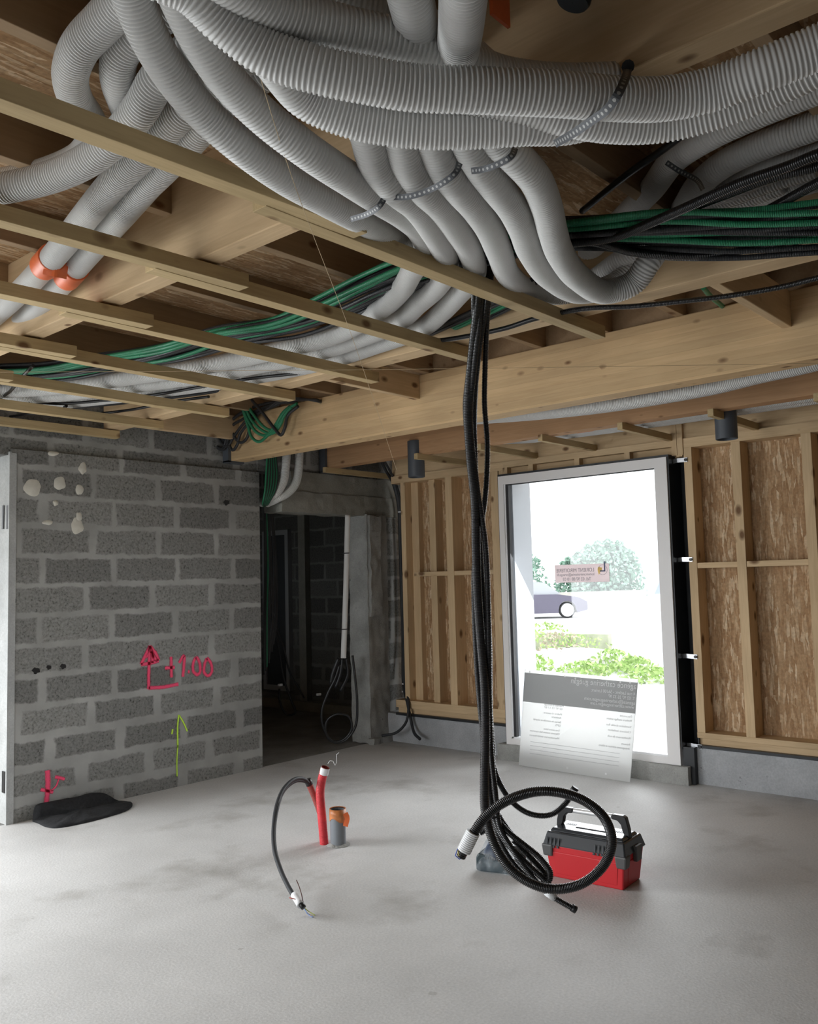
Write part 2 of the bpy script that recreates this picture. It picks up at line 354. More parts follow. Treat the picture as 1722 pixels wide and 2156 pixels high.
def spline(pts, res=24):
    P = [np.array(tuple(p), float) for p in pts]
    P = [2*P[0]-P[1]] + P + [2*P[-1]-P[-2]]
    out = []
    for i in range(1, len(P)-2):
        p0, p1, p2, p3 = P[i-1:i+3]
        t01 = max(np.linalg.norm(p1-p0)**.5, 1e-4); t12 = max(np.linalg.norm(p2-p1)**.5, 1e-4); t23 = max(np.linalg.norm(p3-p2)**.5, 1e-4)
        m1 = p2-p1+t12*((p1-p0)/t01-(p2-p0)/(t01+t12)); m2 = p2-p1+t12*((p3-p2)/t23-(p3-p1)/(t12+t23))
        for t in np.linspace(0, 1, res, endpoint=False):
            out.append((2*p1-2*p2+m1+m2)*t**3 + (-3*p1+3*p2-2*m1-m2)*t**2 + m1*t + p1)
    out.append(P[-2]); return np.array(out)
def frames(A):
    T = np.gradient(A, axis=0); T /= np.linalg.norm(T, axis=1)[:, None]+1e-12
    n0 = np.cross(T[0], (0, 0, 1.0))
    if np.linalg.norm(n0) < 1e-3: n0 = np.cross(T[0], (1.0, 0, 0))
    n0 /= np.linalg.norm(n0); Ns = [n0]
    for i in range(1, len(A)):
        n = Ns[-1]-T[i]*np.dot(Ns[-1], T[i]); n /= np.linalg.norm(n)+1e-12; Ns.append(n)
    Ns = np.array(Ns); return T, Ns, np.cross(T, Ns)
def resample(A, s_new):
    d = np.r_[0, np.cumsum(np.linalg.norm(np.diff(A, axis=0), axis=1))]
    return np.stack([np.interp(s_new, d, A[:, k]) for k in range(3)], 1)
def length(A): return float(np.linalg.norm(np.diff(A, axis=0), axis=1).sum())
def tube(name, pts, r, mat, parent=None, seg=16, rib=None, step=.02, curve=True, cap=True, taper=None, hollow=0, **k):
    A = spline(pts) if curve and len(pts) > 2 else np.array([tuple(p) for p in pts], float)
    Ltot = length(A)
    if rib:
        pitch, dep = rib; s, rr = [], []
        for i in range(int(Ltot/pitch)):
            for f_, q in ((0, r), (.42, r), (.55, r-dep), (.87, r-dep)): s.append((i+f_)*pitch); rr.append(q)
        s = np.array(s); rr = np.array(rr)
    else:
        n_s = max(2, int(Ltot/step)+1); s = np.linspace(0, Ltot, n_s); rr = np.full(n_s, r)
    if taper: rr = rr*np.interp(s/Ltot, [t[0] for t in taper], [t[1] for t in taper])
    B = resample(A, s); T, Nn, Bn = frames(B)
    th = np.linspace(0, 2*math.pi, seg, endpoint=False)
    V = B[:, None, :] + rr[:, None, None]*(np.cos(th)[None, :, None]*Nn[:, None, :]+np.sin(th)[None, :, None]*Bn[:, None, :])
    nr = len(s); V = V.reshape(-1, 3)
    i = np.arange(nr-1)[:, None]; j = np.arange(seg)[None, :]; j2 = (j+1) % seg
    Q = np.stack([i*seg+j, i*seg+j2, (i+1)*seg+j2, (i+1)*seg+j], -1).reshape(-1, 4)
    ctr = (V.min(0)+V.max(0))/2
    nq = len(Q); caps = []
    if cap: caps = [list(range(seg))[::-1], list(range((nr-1)*seg, nr*seg))]
    me = bpy.data.meshes.new(name)
    me.vertices.add(len(V)); me.vertices.foreach_set('co', (V-ctr).ravel())
    loops = np.concatenate([Q.ravel()]+[np.array(c) for c in caps]).astype(np.int32)
    me.loops.add(len(loops)); me.loops.foreach_set('vertex_index', loops)
    starts = np.concatenate([np.arange(nq)*4, nq*4+np.arange(len(caps))*seg]).astype(np.int32)
    me.polygons.add(nq+len(caps)); me.polygons.foreach_set('loop_start', starts)
    me.polygons.foreach_set('loop_total', np.concatenate([np.full(nq, 4), np.full(len(caps), seg)]).astype(np.int32))
    me.polygons.foreach_set('use_smooth', np.r_[np.ones(nq, bool), np.zeros(len(caps), bool)])
    uv = me.uv_layers.new(name='UVMap'); si = s[:, None]
    jj = np.arange(seg)[None, :]
    U = np.stack([np.broadcast_to(si[:-1], (nr-1, seg)), np.broadcast_to(si[:-1], (nr-1, seg)), np.broadcast_to(si[1:], (nr-1, seg)), np.broadcast_to(si[1:], (nr-1, seg))], -1)
    Vv = np.stack([np.broadcast_to(jj, (nr-1, seg)), np.broadcast_to(jj+1, (nr-1, seg)), np.broadcast_to(jj+1, (nr-1, seg)), np.broadcast_to(jj, (nr-1, seg))], -1)/seg
    UVs = np.stack([U, Vv], -1).reshape(-1, 2); UVs = np.concatenate([UVs, np.zeros((len(caps)*seg, 2))])
    uv.data.foreach_set('uv', UVs.ravel().astype(np.float32))
    me.update(); me.validate()
    return link(name, me, mat, parent, loc=tuple(ctr), **k)
def ribbon(name, pts, nrm, wid, mat, parent=None, thick=.0012, curve=True, step=.01, seen=None, **k):
    """flat band along pts; nrm(p) gives the outward direction of its face; seen=True gives UVs"""
    A = spline(pts) if curve and len(pts) > 2 else np.array([tuple(p) for p in pts], float)
    Lt = length(A); n = max(2, int(Lt/step)+1); s = np.linspace(0, Lt, n); B = resample(A, s)
    T = np.gradient(B, axis=0); T /= np.linalg.norm(T, axis=1)[:, None]+1e-12
    V = []; 
    for p, t in zip(B, T):
        nn = np.array(tuple(nrm(Vector(p))), float); sd = np.cross(t, nn); sd /= np.linalg.norm(sd)+1e-9
        nn = np.cross(sd, t); w_ = wid/2
        for a, b in ((-w_, 0), (w_, 0), (w_, -thick), (-w_, -thick)): V.append(p+sd*a+nn*b)
    V = np.array(V); ctr = (V.min(0)+V.max(0))/2
    Fs = []; UV = []
    for i in range(n-1):
        for j in range(4):
            j2 = (j+1) % 4; Fs.append((i*4+j, i*4+j2, (i+1)*4+j2, (i+1)*4+j))
            va, vb = (0, 1, 1, 0)[j], (0, 1, 1, 0)[j2]
            UV += [(s[i], va), (s[i], vb), (s[i+1], vb), (s[i+1], va)]
    me = bpy.data.meshes.new(name); me.from_pydata((V-ctr).tolist(), [], Fs)
    uv = me.uv_layers.new(name='UVMap'); uv.data.foreach_set('uv', np.array(UV, np.float32).ravel())
    return link(name, me, mat, parent, loc=tuple(ctr), **k)
def lathe(name, prof, loc, mat, parent=None, seg=32, axis=(0, 0, 1), smooth=True, **k):
    q = Vector((0, 0, 1)).rotation_difference(Vector(axis)); V, Fs = [], []
    for r_, z_ in prof:
        for j in range(seg):
            a = 2*math.pi*j/seg; V.append(q @ Vector((r_*math.cos(a), r_*math.sin(a), z_))+Vector(loc))
    for i in range(len(prof)-1):
        for j in range(seg): Fs.append((i*seg+j, i*seg+(j+1) % seg, (i+1)*seg+(j+1) % seg, (i+1)*seg+j))
    me = bpy.data.meshes.new(name); c = Vector(loc)
    me.from_pydata([tuple(v-c) for v in V], [], Fs)
    bm = bmesh.new(); bm.from_mesh(me); bmesh.ops.recalc_face_normals(bm, faces=bm.faces); bm.to_mesh(me); bm.free()
    if smooth:
        me.polygons.foreach_set('use_smooth', [True]*len(me.polygons)); 
        try: me.set_sharp_from_angle(angle=.7)
        except Exception: pass
    return link(name, me, mat, parent, loc=tuple(c), **k)
def text(name, s, size, origin, xdir, ydir, mat, parent, align='LEFT', ext=.0006, width=None, **k):
    cu = bpy.data.curves.new(name, 'FONT'); cu.body = s; cu.size = size; cu.extrude = ext; cu.align_x = align
    t = bpy.data.objects.new('tmp', cu); C.objects.link(t); bpy.context.view_layer.update()
    me = bpy.data.meshes.new_from_object(t.evaluated_get(bpy.context.evaluated_depsgraph_get())); bpy.data.objects.remove(t)
    x = Vector(xdir).normalized(); y = Vector(ydir).normalized(); z = x.cross(y)
    xs = [v.co.x for v in me.vertices]; f = 1.0
    if width and xs: f = width/(max(xs)-min(xs))
    for v in me.vertices: v.co = x*v.co.x*f+y*v.co.y+z*v.co.z
    me.name = name
    return link(name, me, mat, parent, loc=tuple(origin), **k)
ZUP = Vector((0, 0, 1))
def toeye(p): return (EYEP-p).normalized()

# ================================================================== STRUCTURE
YW, XW = 5.78, 6.15
ZC = 3.01
st = dict(kind='structure')
box('floor', -3.2, 6.6, -1.8, 5.80, -.2, 0, FLOOR, **st)
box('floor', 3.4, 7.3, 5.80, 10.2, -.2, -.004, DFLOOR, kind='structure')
box('ceiling', -3.2, 6.62, -1.8, 10.2, ZC, ZC+.03, OSBC, **st)
box('ceiling', 6.62, 7.4, 5.6, 10.2, ZC, ZC+.03, OSBC, **st)
# block wall on the left with the opening to the dark room and a wide bay further left
wl = thing('wall_left', (4.0, YW, 0), None, None, kind='structure')
box('block_masonry', 2.62, 4.70, YW, YW+.2, 0, 2.44, BLOCK, wl)
box('block_masonry', 4.70, 6.8, YW+.02, YW+.2, 2.46, ZC, BLOCK, wl)
box('block_masonry', 2.62, 4.70, YW+.03, YW+.2, 2.44, ZC, BLOCK, wl)
box('pier', 6.20, 6.8, YW, YW+.2, 0, 2.46, BLOCK, wl)
box('bay_head', -.7, 2.62, YW+.03, YW+.25, 2.40, ZC, BLOCK, wl)
box('bay_side', -3.2, -.7, YW, YW+.25, 0, ZC, BLOCK, wl)
# light corner reveal of the bay
def wob(p, a=.006, f=9): 
    v = Vector(p); return v+Vector((noise.noise(v*f), noise.noise(v*f+Vector((5, 1, 2))), noise.noise(v*f+Vector((1, 7, 3)))))*a
box('corner_reveal', 2.605, 2.625, YW+.002, YW+.62, 0, 2.42, PLASTER, wl)
box('corner_reveal', 2.60, 2.648, YW-.004, YW+.01, 0, 2.41, PLASTER, wl, label='smoothed pale mortar edge of the block wall corner')
# lintel over the opening
lt = []
def roughbox(name, x0, x1, y0, y1, z0, z1, mat, parent, a=.008, n=(20, 3, 10), f=12, **k):
    bm = bmesh.new(); bmesh.ops.create_cube(bm, size=1)
    bmesh.ops.subdivide_edges(bm, edges=bm.edges[:], cuts=max(n), use_grid_fill=True)
    for v in bm.verts:
        p = Vector((x0+(v.co.x+.5)*(x1-x0), y0+(v.co.y+.5)*(y1-y0), z0+(v.co.z+.5)*(z1-z0))); v.co = wob(p, a, f)
    me = bpy.data.meshes.new(name); c = Vector(((x0+x1)/2, (y0+y1)/2, (z0+z1)/2))
    for v in bm.verts: v.co -= c
    bm.to_mesh(me); bm.free()
    return link(name, me, mat, parent, loc=tuple(c), **k)
roughbox('lintel', 4.93, 6.42, YW-.02, YW+.22, 2.12, 2.30, ROUGHD, wl, .010, (24, 4, 6))
roughbox('lintel', 5.05, 6.42, YW-.005, YW+.20, 2.29, 2.48, ROUGHD, wl, .006, (20, 3, 6))
roughbox('jamb_post', 5.94, 6.215, YW-.045, YW+.2, 0, 2.13, ROUGH, wl, .012, (30, 4, 4), label='rough broken concrete jamb of the opening')
roughbox('jamb_post', 5.955, 6.10, YW-.075, YW-.03, 1.18, 2.12, ROUGH, wl, .014, (24, 3, 3), label='thicker rough upper face of the concrete jamb')
roughbox('jamb_post', 5.92, 6.20, YW-.10, YW-.03, -.01, .055, ROUGH, wl, .015, (10, 3, 3), label='pale broken foot of the concrete jamb')
box('wall_pier_return', 6.44, 6.66, 5.40, YW+.02, 0, ZC, BLOCKY, **st)
# hidden walls that close the room
box('wall_front', -3.2, 6.62, -2.0, -1.8, -.2, ZC, concrete('low_bounce_dark_concrete', (.07, .068, .06), (.13, .125, .115), 2), **st)  # unseen wall, brought close and coloured dark to cut bounced light
wb = thing('wall_back', (-3.3, 0, 0), None, None, kind='structure')
box('block_masonry', -3.4, -3.2, -2.0, 2.1, -.2, ZC, BLOCKY, wb)
box('block_masonry', -3.4, -3.2, 5.1, 6.03, -.2, ZC, BLOCKY, wb)
box('bay_head', -3.4, -3.2, 2.1, 5.1, 2.2, ZC, BLOCKY, wb)
# inner dark room
wi = thing('wall_inner', (7.2, 8, 0), None, None, kind='structure')
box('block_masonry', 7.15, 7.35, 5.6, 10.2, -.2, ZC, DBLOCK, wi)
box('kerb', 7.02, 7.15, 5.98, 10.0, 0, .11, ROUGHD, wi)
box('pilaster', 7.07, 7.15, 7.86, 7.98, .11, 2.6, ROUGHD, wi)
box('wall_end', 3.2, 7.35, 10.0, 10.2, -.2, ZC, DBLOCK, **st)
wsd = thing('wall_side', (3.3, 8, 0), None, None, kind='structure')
for a in ((5.98, 7.4, -.2, ZC), (8.8, 10.0, -.2, ZC), (7.4, 8.8, -.2, 1.1), (7.4, 8.8, 2.1, ZC)): box('block_masonry', 3.2, 3.4, *a, DBLOCK, wsd)  # gap between them is an added unseen opening that lights the dark room
box('trim_1', 6.6, 7.35, 5.6, 5.8, -.2, ZC, DBLOCK, **st)
dr = thing('door_1', (7.12, 8.43, 0), None, None, kind='structure')
box('door_frame', 7.09, 7.15, 8.62, 8.68, .2, 2.16, plain('grey_white_joinery', (.34, .35, .36), .4), dr)
GJ = bpy.data.materials['grey_white_joinery']
box('door_frame', 7.09, 7.15, 8.19, 8.25, .2, 2.16, GJ, dr)
box('door_frame', 7.09, 7.15, 8.25, 8.62, 2.10, 2.16, GJ, dr)
box('door_frame', 7.09, 7.15, 8.25, 8.62, .2, .26, GJ, dr)
box('door_panel', 7.11, 7.13, 8.25, 8.62, .26, 2.10, plain('dark_pane', (.06, .065, .07), .25), dr)

# ---- stud wall with the picture window
ws = thing('wall_right', (XW, 3, 0), None, None, kind='structure')
XO = XW+.15
boxes('sheathing', [(XO, XO+.02, 4.33, 5.6, .26, 2.62), (XO, XO+.02, -1.8, 2.68, .26, 2.62), (XO, XO+.02, -1.8, 5.6, 2.62, ZC)], OSBW, ws)
def stud(y0, y1, z0=.34, z1=2.42, x0=XW, x1=XO, name='stud', m=None): return box(name, x0, x1, y0, y1, z0, z1, m or WOOD[2], ws, bevel=.002)
for y0, y1 in ((5.43, 5.485), (5.345, 5.43), (4.87, 4.945), (4.36, 4.44), (4.30, 4.35)): stud(y0, y1, x0=XW if y0 != 5.345 else XW+.09)
box('stud', XW+.04, XO, 5.10, 5.17, .34, 2.42, WOOD[2], ws)
for y0, y1 in ((2.63, 2.69), (2.275, 2.34), (1.80, 1.865), (1.30, 1.36), (.80, .86), (.30, .36)): stud(y0, y1)
NG = [(4.35, 4.87), (4.945, 5.345), (2.34, 2.63), (1.865, 2.275), (1.36, 1.80), (.86, 1.30)]
for a, b in NG: box('noggin', XW+.005, XW+.14, a, b, 1.535, 1.575, WOOD[1], ws, bevel=.002)
PLT = WOOD[1]
box('sole_plate', XW-.005, XO, 4.30, 5.6, .325, .395, PLT, ws, bevel=.002)
box('sole_plate', XW-.005, XO, -1.8, 2.69, .325, .365, PLT, ws, bevel=.002)
box('sole_plate', XW+.03, XO, -1.8, 2.69, .275, .325, PLT, ws, bevel=.002, label='lower shaded sole plate')
box('sole_plate', XW+.03, XO, 4.30, 5.6, .275, .325, PLT, ws, bevel=.002, label='lower shaded sole plate')
box('damp_course', XW-.01, XO, -1.8, 2.69, .255, .275, MEMB, ws); box('damp_course', XW-.01, XO, 4.30, 5.6, .255, .275, MEMB, ws)
box('top_plate', XW, XO, 2.69, 4.30, 2.44, 2.49, WOOD[1], ws); box('top_plate', XW, XO, -1.8, 2.69, 2.42, 2.49, WOOD[1], ws); box('top_plate', XW, XO, 4.30, 5.6, 2.42, 2.49, WOOD[1], ws)
box('header_board', XW+.06, XO+.02, 2.67, 4.33, 2.36, 2.72, WOOD[1], ws)
for y in (2.70, 3.12, 3.56, 4.0, 4.26): box('cripple_stud', XW, XW+.06, y, y+.045, 2.36, 2.44, WOOD[2], ws)
for y in (2.69, 2.735): box('cripple_stud', XW-.01, XW+.06, y, y+.042, 2.37, 2.62, WOOD[2], ws)
box('rim_board', XW+.02, XO, -1.8, 5.6, 2.49, 2.66, WOOD[1], ws, label='horizontal board above the studs')
box('plinth', XW, 6.55, -1.8, 2.71, -.2, .258, PLINTH, ws); box('plinth', XW+.03, 6.55, 4.36, 5.78, -.2, .258, PLINTH, ws)
roughbox('sill_block', 6.045, 6.5, 2.73, 4.38, -.05, .128, ROUGH, ws, .006, (30, 4, 6))
# window
XF = 6.08
wi1 = thing('window_1', (XF, 3.55, .13), None, None, kind='structure')
y0, y1, z0, z1 = 2.795, 4.31, .128, 2.36; t = .095
boxes('window_frame', [(XF, XF+.07, y0, y0+t, z0, z1), (XF, XF+.07, y1-t*.55, y1, z0, z1), (XF, XF+.07, y0+t, y1-t*.55, z1-t*.75, z1), (XF, XF+.07, y0+t, y1-t*.55, z0, z0+t*.5)], FRAME, wi1)
boxes('glazing_bead', [(XF+.012, XF+.06, y1-t*.55-.012, y1-t*.55, z0+.05, z1-.07), (XF+.012, XF+.06, y0+t, y0+t+.008, z0+.05, z1-.07), (XF+.012, XF+.06, y0+t, y1-t*.55, z0+.047, z0+.062)], FRAMEL, wi1)
boxes('glazing_seal', [(XF+.02, XF+.055, y1-t*.55-.036, y1-t*.55-.012, z0+.06, z1-.07), (XF+.03, XF+.055, y0+t, y1-t*.55, z1-.078, z1-.071)], RUBBER, wi1)
box('glass_pane', XF+.045, XF+.05, y0+t, y1-t*.55, z0+.05, z1-.07, GLASS, wi1)
boxes('frame_side_membrane', [(XF+.012, 6.36, y0-.012, y0, .24, z1+.018), (6.30, 6.36, 2.69, y0, .24, 2.42), (XF+.012, 6.36, y0, y1+.012, z1+.002, z1+.018), (XF+.012, 6.36, y1+.001, y1+.012, z0, z1), (6.16, 6.36, 2.685, 2.692, .24, 2.40), (6.10, 6.5, 2.70, y0-.012, -.05, .26)], MEMB, wi1)
# outer reveal
box('outer_reveal', XF+.072, XF+.34, 4.215, 4.305, .13, 2.35, plain('pale_reveal', (.42, .44, .47), .6), wi1)
# brackets fixing the frame
for i, (y_, z_) in enumerate(((970, 2.33), (1180, 1.60), (1380, .90), (1580, .262))):
    br = thing('fixing_bracket', (6.2, 2.75, z_), None, None)
    br.parent = wi1; br.location = Vector((6.2, 2.75, z_))-Vector(wi1['wl']); 
    m = ribbon('bracket_strap', [(6.16, y0-.015, z_), (6.15, 2.74, z_+.003), (6.142, 2.66, z_)], lambda p: Vector((-1, 0, 0)), .032, STEEL, br, .003, False)
    lathe('screw', [(0.0001, .004), (.011, .004), (.011, 0)], (6.139, 2.672, z_), BLACK, br, 10, (-1, 0, 0))

# ================================================================== CEILING TIMBER
def T(name, x0, x1, y0, y1, z0, z1, m, label, cat='beam', group=None, bev=.004):
    return box(name, x0, x1, y0, y1, z0, z1, m, None, bev, label=label, cat=cat, group=group)
T('timber_beam', 1.78, 1.865, -1.79, YW-.01, 2.64, ZC, WOOD[1], 'long deep timber beam nearest the camera, above the crossing white ducts')
T('timber_beam', 3.27, 3.385, -1.79, YW-.01, 2.64, ZC, WOOD[1], 'middle timber beam running above the batten ends')
T('laminated_beam', 4.355, 4.50, -1.79, YW-.01, 2.50, 2.85, GLU, 'large golden glue laminated beam across the room with cable loops at its end')
T('laminated_beam', 5.42, 5.54, -1.79, YW-.01, 2.53, 2.85, GLU2, 'reddish laminated beam behind the large golden one')
T('timber_beam', -.25, -.16, -1.79, YW-.01, 2.64, ZC, WOOD[1], 'timber beam overhead behind the camera side')
ys = [1.89-.435*k for k in range(-9, 11)]
for bay, (a, b) in enumerate(((-.16, 1.78), (1.865, 3.27), (3.385, 4.42))):
    for i, y in enumerate(ys):
        if bay < 2: y = 2.03+.66*(i-9)
        if y < -1.7 or y > YW-.06: continue
        nm = ('between the two nearest timber beams', 'between the near beam and the middle beam', 'between the middle beam and the golden beam')[bay]
        T('ceiling_joist', a, b, y-.0225, y+.0225, 2.85, ZC, DWOOD, 'shallow brown joist under the strand board '+nm, 'joist', 'shallow joists '+nm, .002)
for i, y in enumerate(ys):
    if -1.7 < y < YW-.06:
        T('blocking', 4.40, 4.44, y+.0225, y+.4125, 2.852, ZC, DWOOD, 'short blocking board standing on the golden beam', 'blocking', 'blocking on the golden beam', .002)
        T('ceiling_joist', 4.44, 6.3, y-.0225, y+.0225, 2.852, ZC, DWOOD, 'shallow brown joist over the two laminated beams by the window wall', 'joist', 'joists by the window wall', .002)
T('deep_joist', 3.385, 4.355, 1.33, 1.375, 2.672, 2.85, WOOD[0], 'deep joist meeting the golden beam at the right of the picture', 'joist')
T('deep_joist', 3.385, 4.355, 3.69, 3.735, 2.69, 2.85, WOOD[0], 'deep joist meeting the golden beam left of the hanging cables', 'joist')
T('deep_joist', 3.385, 4.355, 5.60, 5.65, 2.66, 2.85, WOOD[0], 'deep joist beside the block wall', 'joist')
for x, s in ((4.325, 'golden'), (5.39, 'reddish')):
    boxes('beam_hanger', [(x+.0, x+.028, YW-.075, YW-.002, 2.49, 2.80), (x, x+.16, YW-.075, YW-.002, 2.484, 2.50)], DGREYP, label='grey steel hanger carrying the end of the '+s+' beam', cat='bracket')
# battens with lapped splices
BY = [1.893, 2.545, 3.20, 3.86, 4.52, 5.17, 5.70]
OR = ['first', 'second', 'third', 'fourth', 'fifth', 'sixth', 'seventh']
xe = [3.55, 3.45, 3.44, 3.42, 3.44, 3.38, 3.36]
sp_x = [PZ(2.58, *q).x for q in ((776, 490), (530, 603), (334, 683), (174, 746), (45, 795))]
for i, y in enumerate(BY):
    T('ceiling_batten', -1.2 if i > 4 else sp_x[i]-.35, xe[i], y, y+.062, 2.578, 2.632, BATT, '%s treated pine batten counted from the camera, ending past the middle beam' % OR[i], 'batten', None, .002)
    if i < 5:
        xs = sp_x[i]; k_ = .055
        poly = [(xs, y-.064, 2.58), (xs, y-.003, 2.58), (xs-.80, y-.003, 2.58), (-1.8, y-.003+k_*(xs-.8+1.8), 2.58), (-1.8, y-.064+k_*(xs+1.8), 2.58)]
        poly = [(xs, y-.064, 2.58), (xs, y-.003, 2.58), (-1.8, y-.003+.045*(xs+1.8), 2.58), (-1.8, y-.064+.045*(xs+1.8), 2.58)]
        prism('ceiling_batten', poly, (0, 0, .05), BATT, None, .002, label='lapping batten spliced onto the left of the %s batten from the camera' % OR[i], cat='batten')
for i, (p, h) in enumerate((((678, 990), 1.6), ((875, 962), 1), ((1005, 942), 1), ((1145, 925), 1), ((1310, 900), 1), ((1500, 872), 1), ((1720, 838), 1))):
    y = PZ(2.5, *p).y
    T('ceiling_batten', 5.37, XW+.1, y-.02, y+.018, 2.482, 2.53, BATT, ('short batten against the block wall under the reddish beam', 'short batten beside the left grey pipe collar', 'short batten behind the hanging cables', 'short batten above the left part of the window', 'short batten above the right part of the window', 'short batten beside the right grey pipe collar', 'short batten at the right edge of the picture')[i], 'batten', None, .002)

# ================================================================== WHITE DUCTS
R_ = .0455
def duct(pts, label, r=R_, group='white corrugated ducts', name='corrugated_duct', rib=(.0105, .0032), seg=20):
    P = [PZ(z, x, y) for x, y, z in pts]; out_ = any(p.y > 5.7 for p in P); P = [p for p in P if p.y <= 5.7]
    for e_, n_ in ((0, 1), (-1, -2)):
        x, y, _ = pts[e_]
        if (x < 0 or x > 1722 or y < 0) and not (e_ == -1 and out_):
            d_ = P[e_]-P[n_]; d_.z = 0; q_ = P[e_]+d_.normalized()*.9; q_.y = min(q_.y, 5.7)
            P = [q_]+P if e_ == 0 else P+[q_]
    return tube(name, P, r, WHITEP, rib=rib, seg=seg, label=label, cat='duct', group=group)
duct([(200, -150, 2.66), (300, -70, 2.62), (400, -25, 2.60), (470, 42, 2.57), (560, 110, 2.53), (680, 150, 2.50), (780, 170, 2.49), (861, 184, 2.485), (1000, 190, 2.485), (1170, 198, 2.49), (1300, 208, 2.50), (1400, 208, 2.51), (1500, 188, 2.52), (1600, 150, 2.53), (1722, 100, 2.55), (1900, 20, 2.57)], 'uppermost broad white duct crossing in front of the near beam, under the long steel strap')
duct([(330, -110, 2.74), (450, -10, 2.70), (560, 110, 2.64), (640, 205, 2.60), (720, 243, 2.575), (800, 262, 2.56), (900, 272, 2.55), (1000, 271, 2.55), (1100, 265, 2.555), (1200, 262, 2.57), (1300, 235, 2.60), (1420, 215, 2.64), (1560, 170, 2.66), (1722, 110, 2.68)], 'lower broad white duct of the crossing bundle, above the row of descending ducts')
duct([(700, 130, 2.66), (850, 165, 2.62), (1000, 200, 2.60), (1100, 222, 2.58), (1200, 246, 2.56), (1290, 260, 2.55), (1400, 257, 2.55), (1500, 232, 2.555), (1620, 185, 2.57), (1722, 138, 2.58), (1900, 50, 2.60)], 'third white duct emerging between the two broad crossing ducts at the steel strap')
duct([(380, -110, 2.60), (500, -30, 2.60), (600, 25, 2.60), (720, 62, 2.60), (861, 95, 2.60), (960, 128, 2.60), (1060, 165, 2.60), (1180, 178, 2.61), (1300, 175, 2.62)], 'shaded white duct lying above the broad crossing ducts')
duct([(500, -80, 2.75), (640, -30, 2.72), (760, 15, 2.70), (880, 55, 2.70), (960, 100, 2.70), (1040, 165, 2.72)], 'topmost dim white duct near the upper edge of the picture')
duct([(790, -420, 2.62), (820, -140, 2.62), (850, -60, 2.62), (868, 10, 2.62), (880, 70, 2.63), (890, 130, 2.66)], 'white duct dropping from the top of the picture, left of the two')
duct([(1010, -420, 2.55), (990, -140, 2.55), (980, -60, 2.55), (975, 0, 2.56), (970, 60, 2.58), (960, 130, 2.62)], 'white duct dropping from the top of the picture, right of the two')
# the two long ones on the left
duct([(240, -150, 2.78), (262, -60, 2.77), (285, 10, 2.75), (320, 90, 2.72), (370, 170, 2.69), (430, 240, 2.66), (510, 310, 2.62), (600, 375, 2.60), (690, 425, 2.60), (770, 468, 2.635), (830, 500, 2.68), (870, 530, 2.73), (870, 580, 2.77), (830, 640, 2.78), (760, 690, 2.78), (640, 730, 2.78), (480, 770, 2.78)], 'long white duct sweeping down from top left, lower of the strapped pair')
duct([(330, -150, 2.76), (360, -60, 2.75), (385, 10, 2.73), (425, 90, 2.70), (480, 170, 2.67), (560, 250, 2.63), (650, 320, 2.59), (740, 380, 2.58), (800, 420, 2.60), (850, 452, 2.63), (885, 485, 2.66), (895, 525, 2.68), (868, 570, 2.69), (844, 611, 2.695), (798, 653, 2.695), (709, 704, 2.695), (607, 732, 2.695), (500, 757, 2.695), (393, 777, 2.695), (263, 796, 2.695), (150, 812, 2.695), (0, 822, 2.695), (-150, 820, 2.70)], 'long white duct sweeping down from top left, upper one of the strapped pair')
# descending ducts
duct([(745, 205, 2.66), (772, 280, 2.625), (790, 345, 2.60), (830, 395, 2.58), (876, 432, 2.585), (910, 480, 2.61), (935, 530, 2.66), (940, 570, 2.69), (918, 606, 2.695), (881, 639, 2.695), (840, 676, 2.695), (742, 718, 2.695), (653, 746, 2.695), (530, 772, 2.695), (438, 790, 2.695), (330, 805, 2.695), (230, 818, 2.695), (100, 832, 2.695), (-100, 836, 2.70)], 'first descending white duct on the left of the row, second over the battens')
duct([(815, 215, 2.66), (843, 290, 2.625), (858, 345, 2.60), (890, 395, 2.58), (926, 430, 2.585), (962, 480, 2.61), (990, 530, 2.66), (998, 578, 2.69), (965, 620, 2.695), (932, 655, 2.695), (886, 692, 2.695), (788, 728, 2.695), (690, 760, 2.695), (560, 788, 2.695), (470, 803, 2.695), (350, 820, 2.695), (260, 832, 2.695), (100, 850, 2.70)], 'second descending white duct in the row, third over the battens')
duct([(880, 225, 2.66), (912, 300, 2.625), (935, 355, 2.60), (965, 395, 2.58), (998, 432, 2.585), (1030, 480, 2.60), (1051, 530, 2.62), (1072, 580, 2.655), (1120, 612, 2.69), (1190, 618, 2.70), (1250, 590, 2.71), (1300, 555, 2.73), (1350, 520, 2.76), (1420, 480, 2.79), (1500, 440, 2.82), (1650, 380, 2.84)], 'third descending white duct, first of the three turning back up to the right')
duct([(950, 225, 2.66), (985, 300, 2.625), (1012, 350, 2.60), (1042, 390, 2.58), (1075, 432, 2.575), (1100, 480, 2.575), (1118, 530, 2.575), (1160, 585, 2.58), (1225, 615, 2.60), (1290, 600, 2.64), (1335, 560, 2.71), (1370, 520, 2.79), (1440, 470, 2.85), (1560, 425, 2.87), (1722, 375, 2.82)], 'fourth descending white duct, middle of the three turning back up to the right')
duct([(1010, 215, 2.66), (1050, 295, 2.625), (1085, 330, 2.60), (1125, 375, 2.58), (1150, 432, 2.565), (1163, 485, 2.555), (1180, 535, 2.545), (1218, 585, 2.535), (1275, 614, 2.535), (1332, 596, 2.565), (1368, 548, 2.63), (1400, 505, 2.73), (1460, 455, 2.80), (1560, 400, 2.83), (1722, 345, 2.84)], 'fifth descending white duct with the widest ribbed U bend on the right')
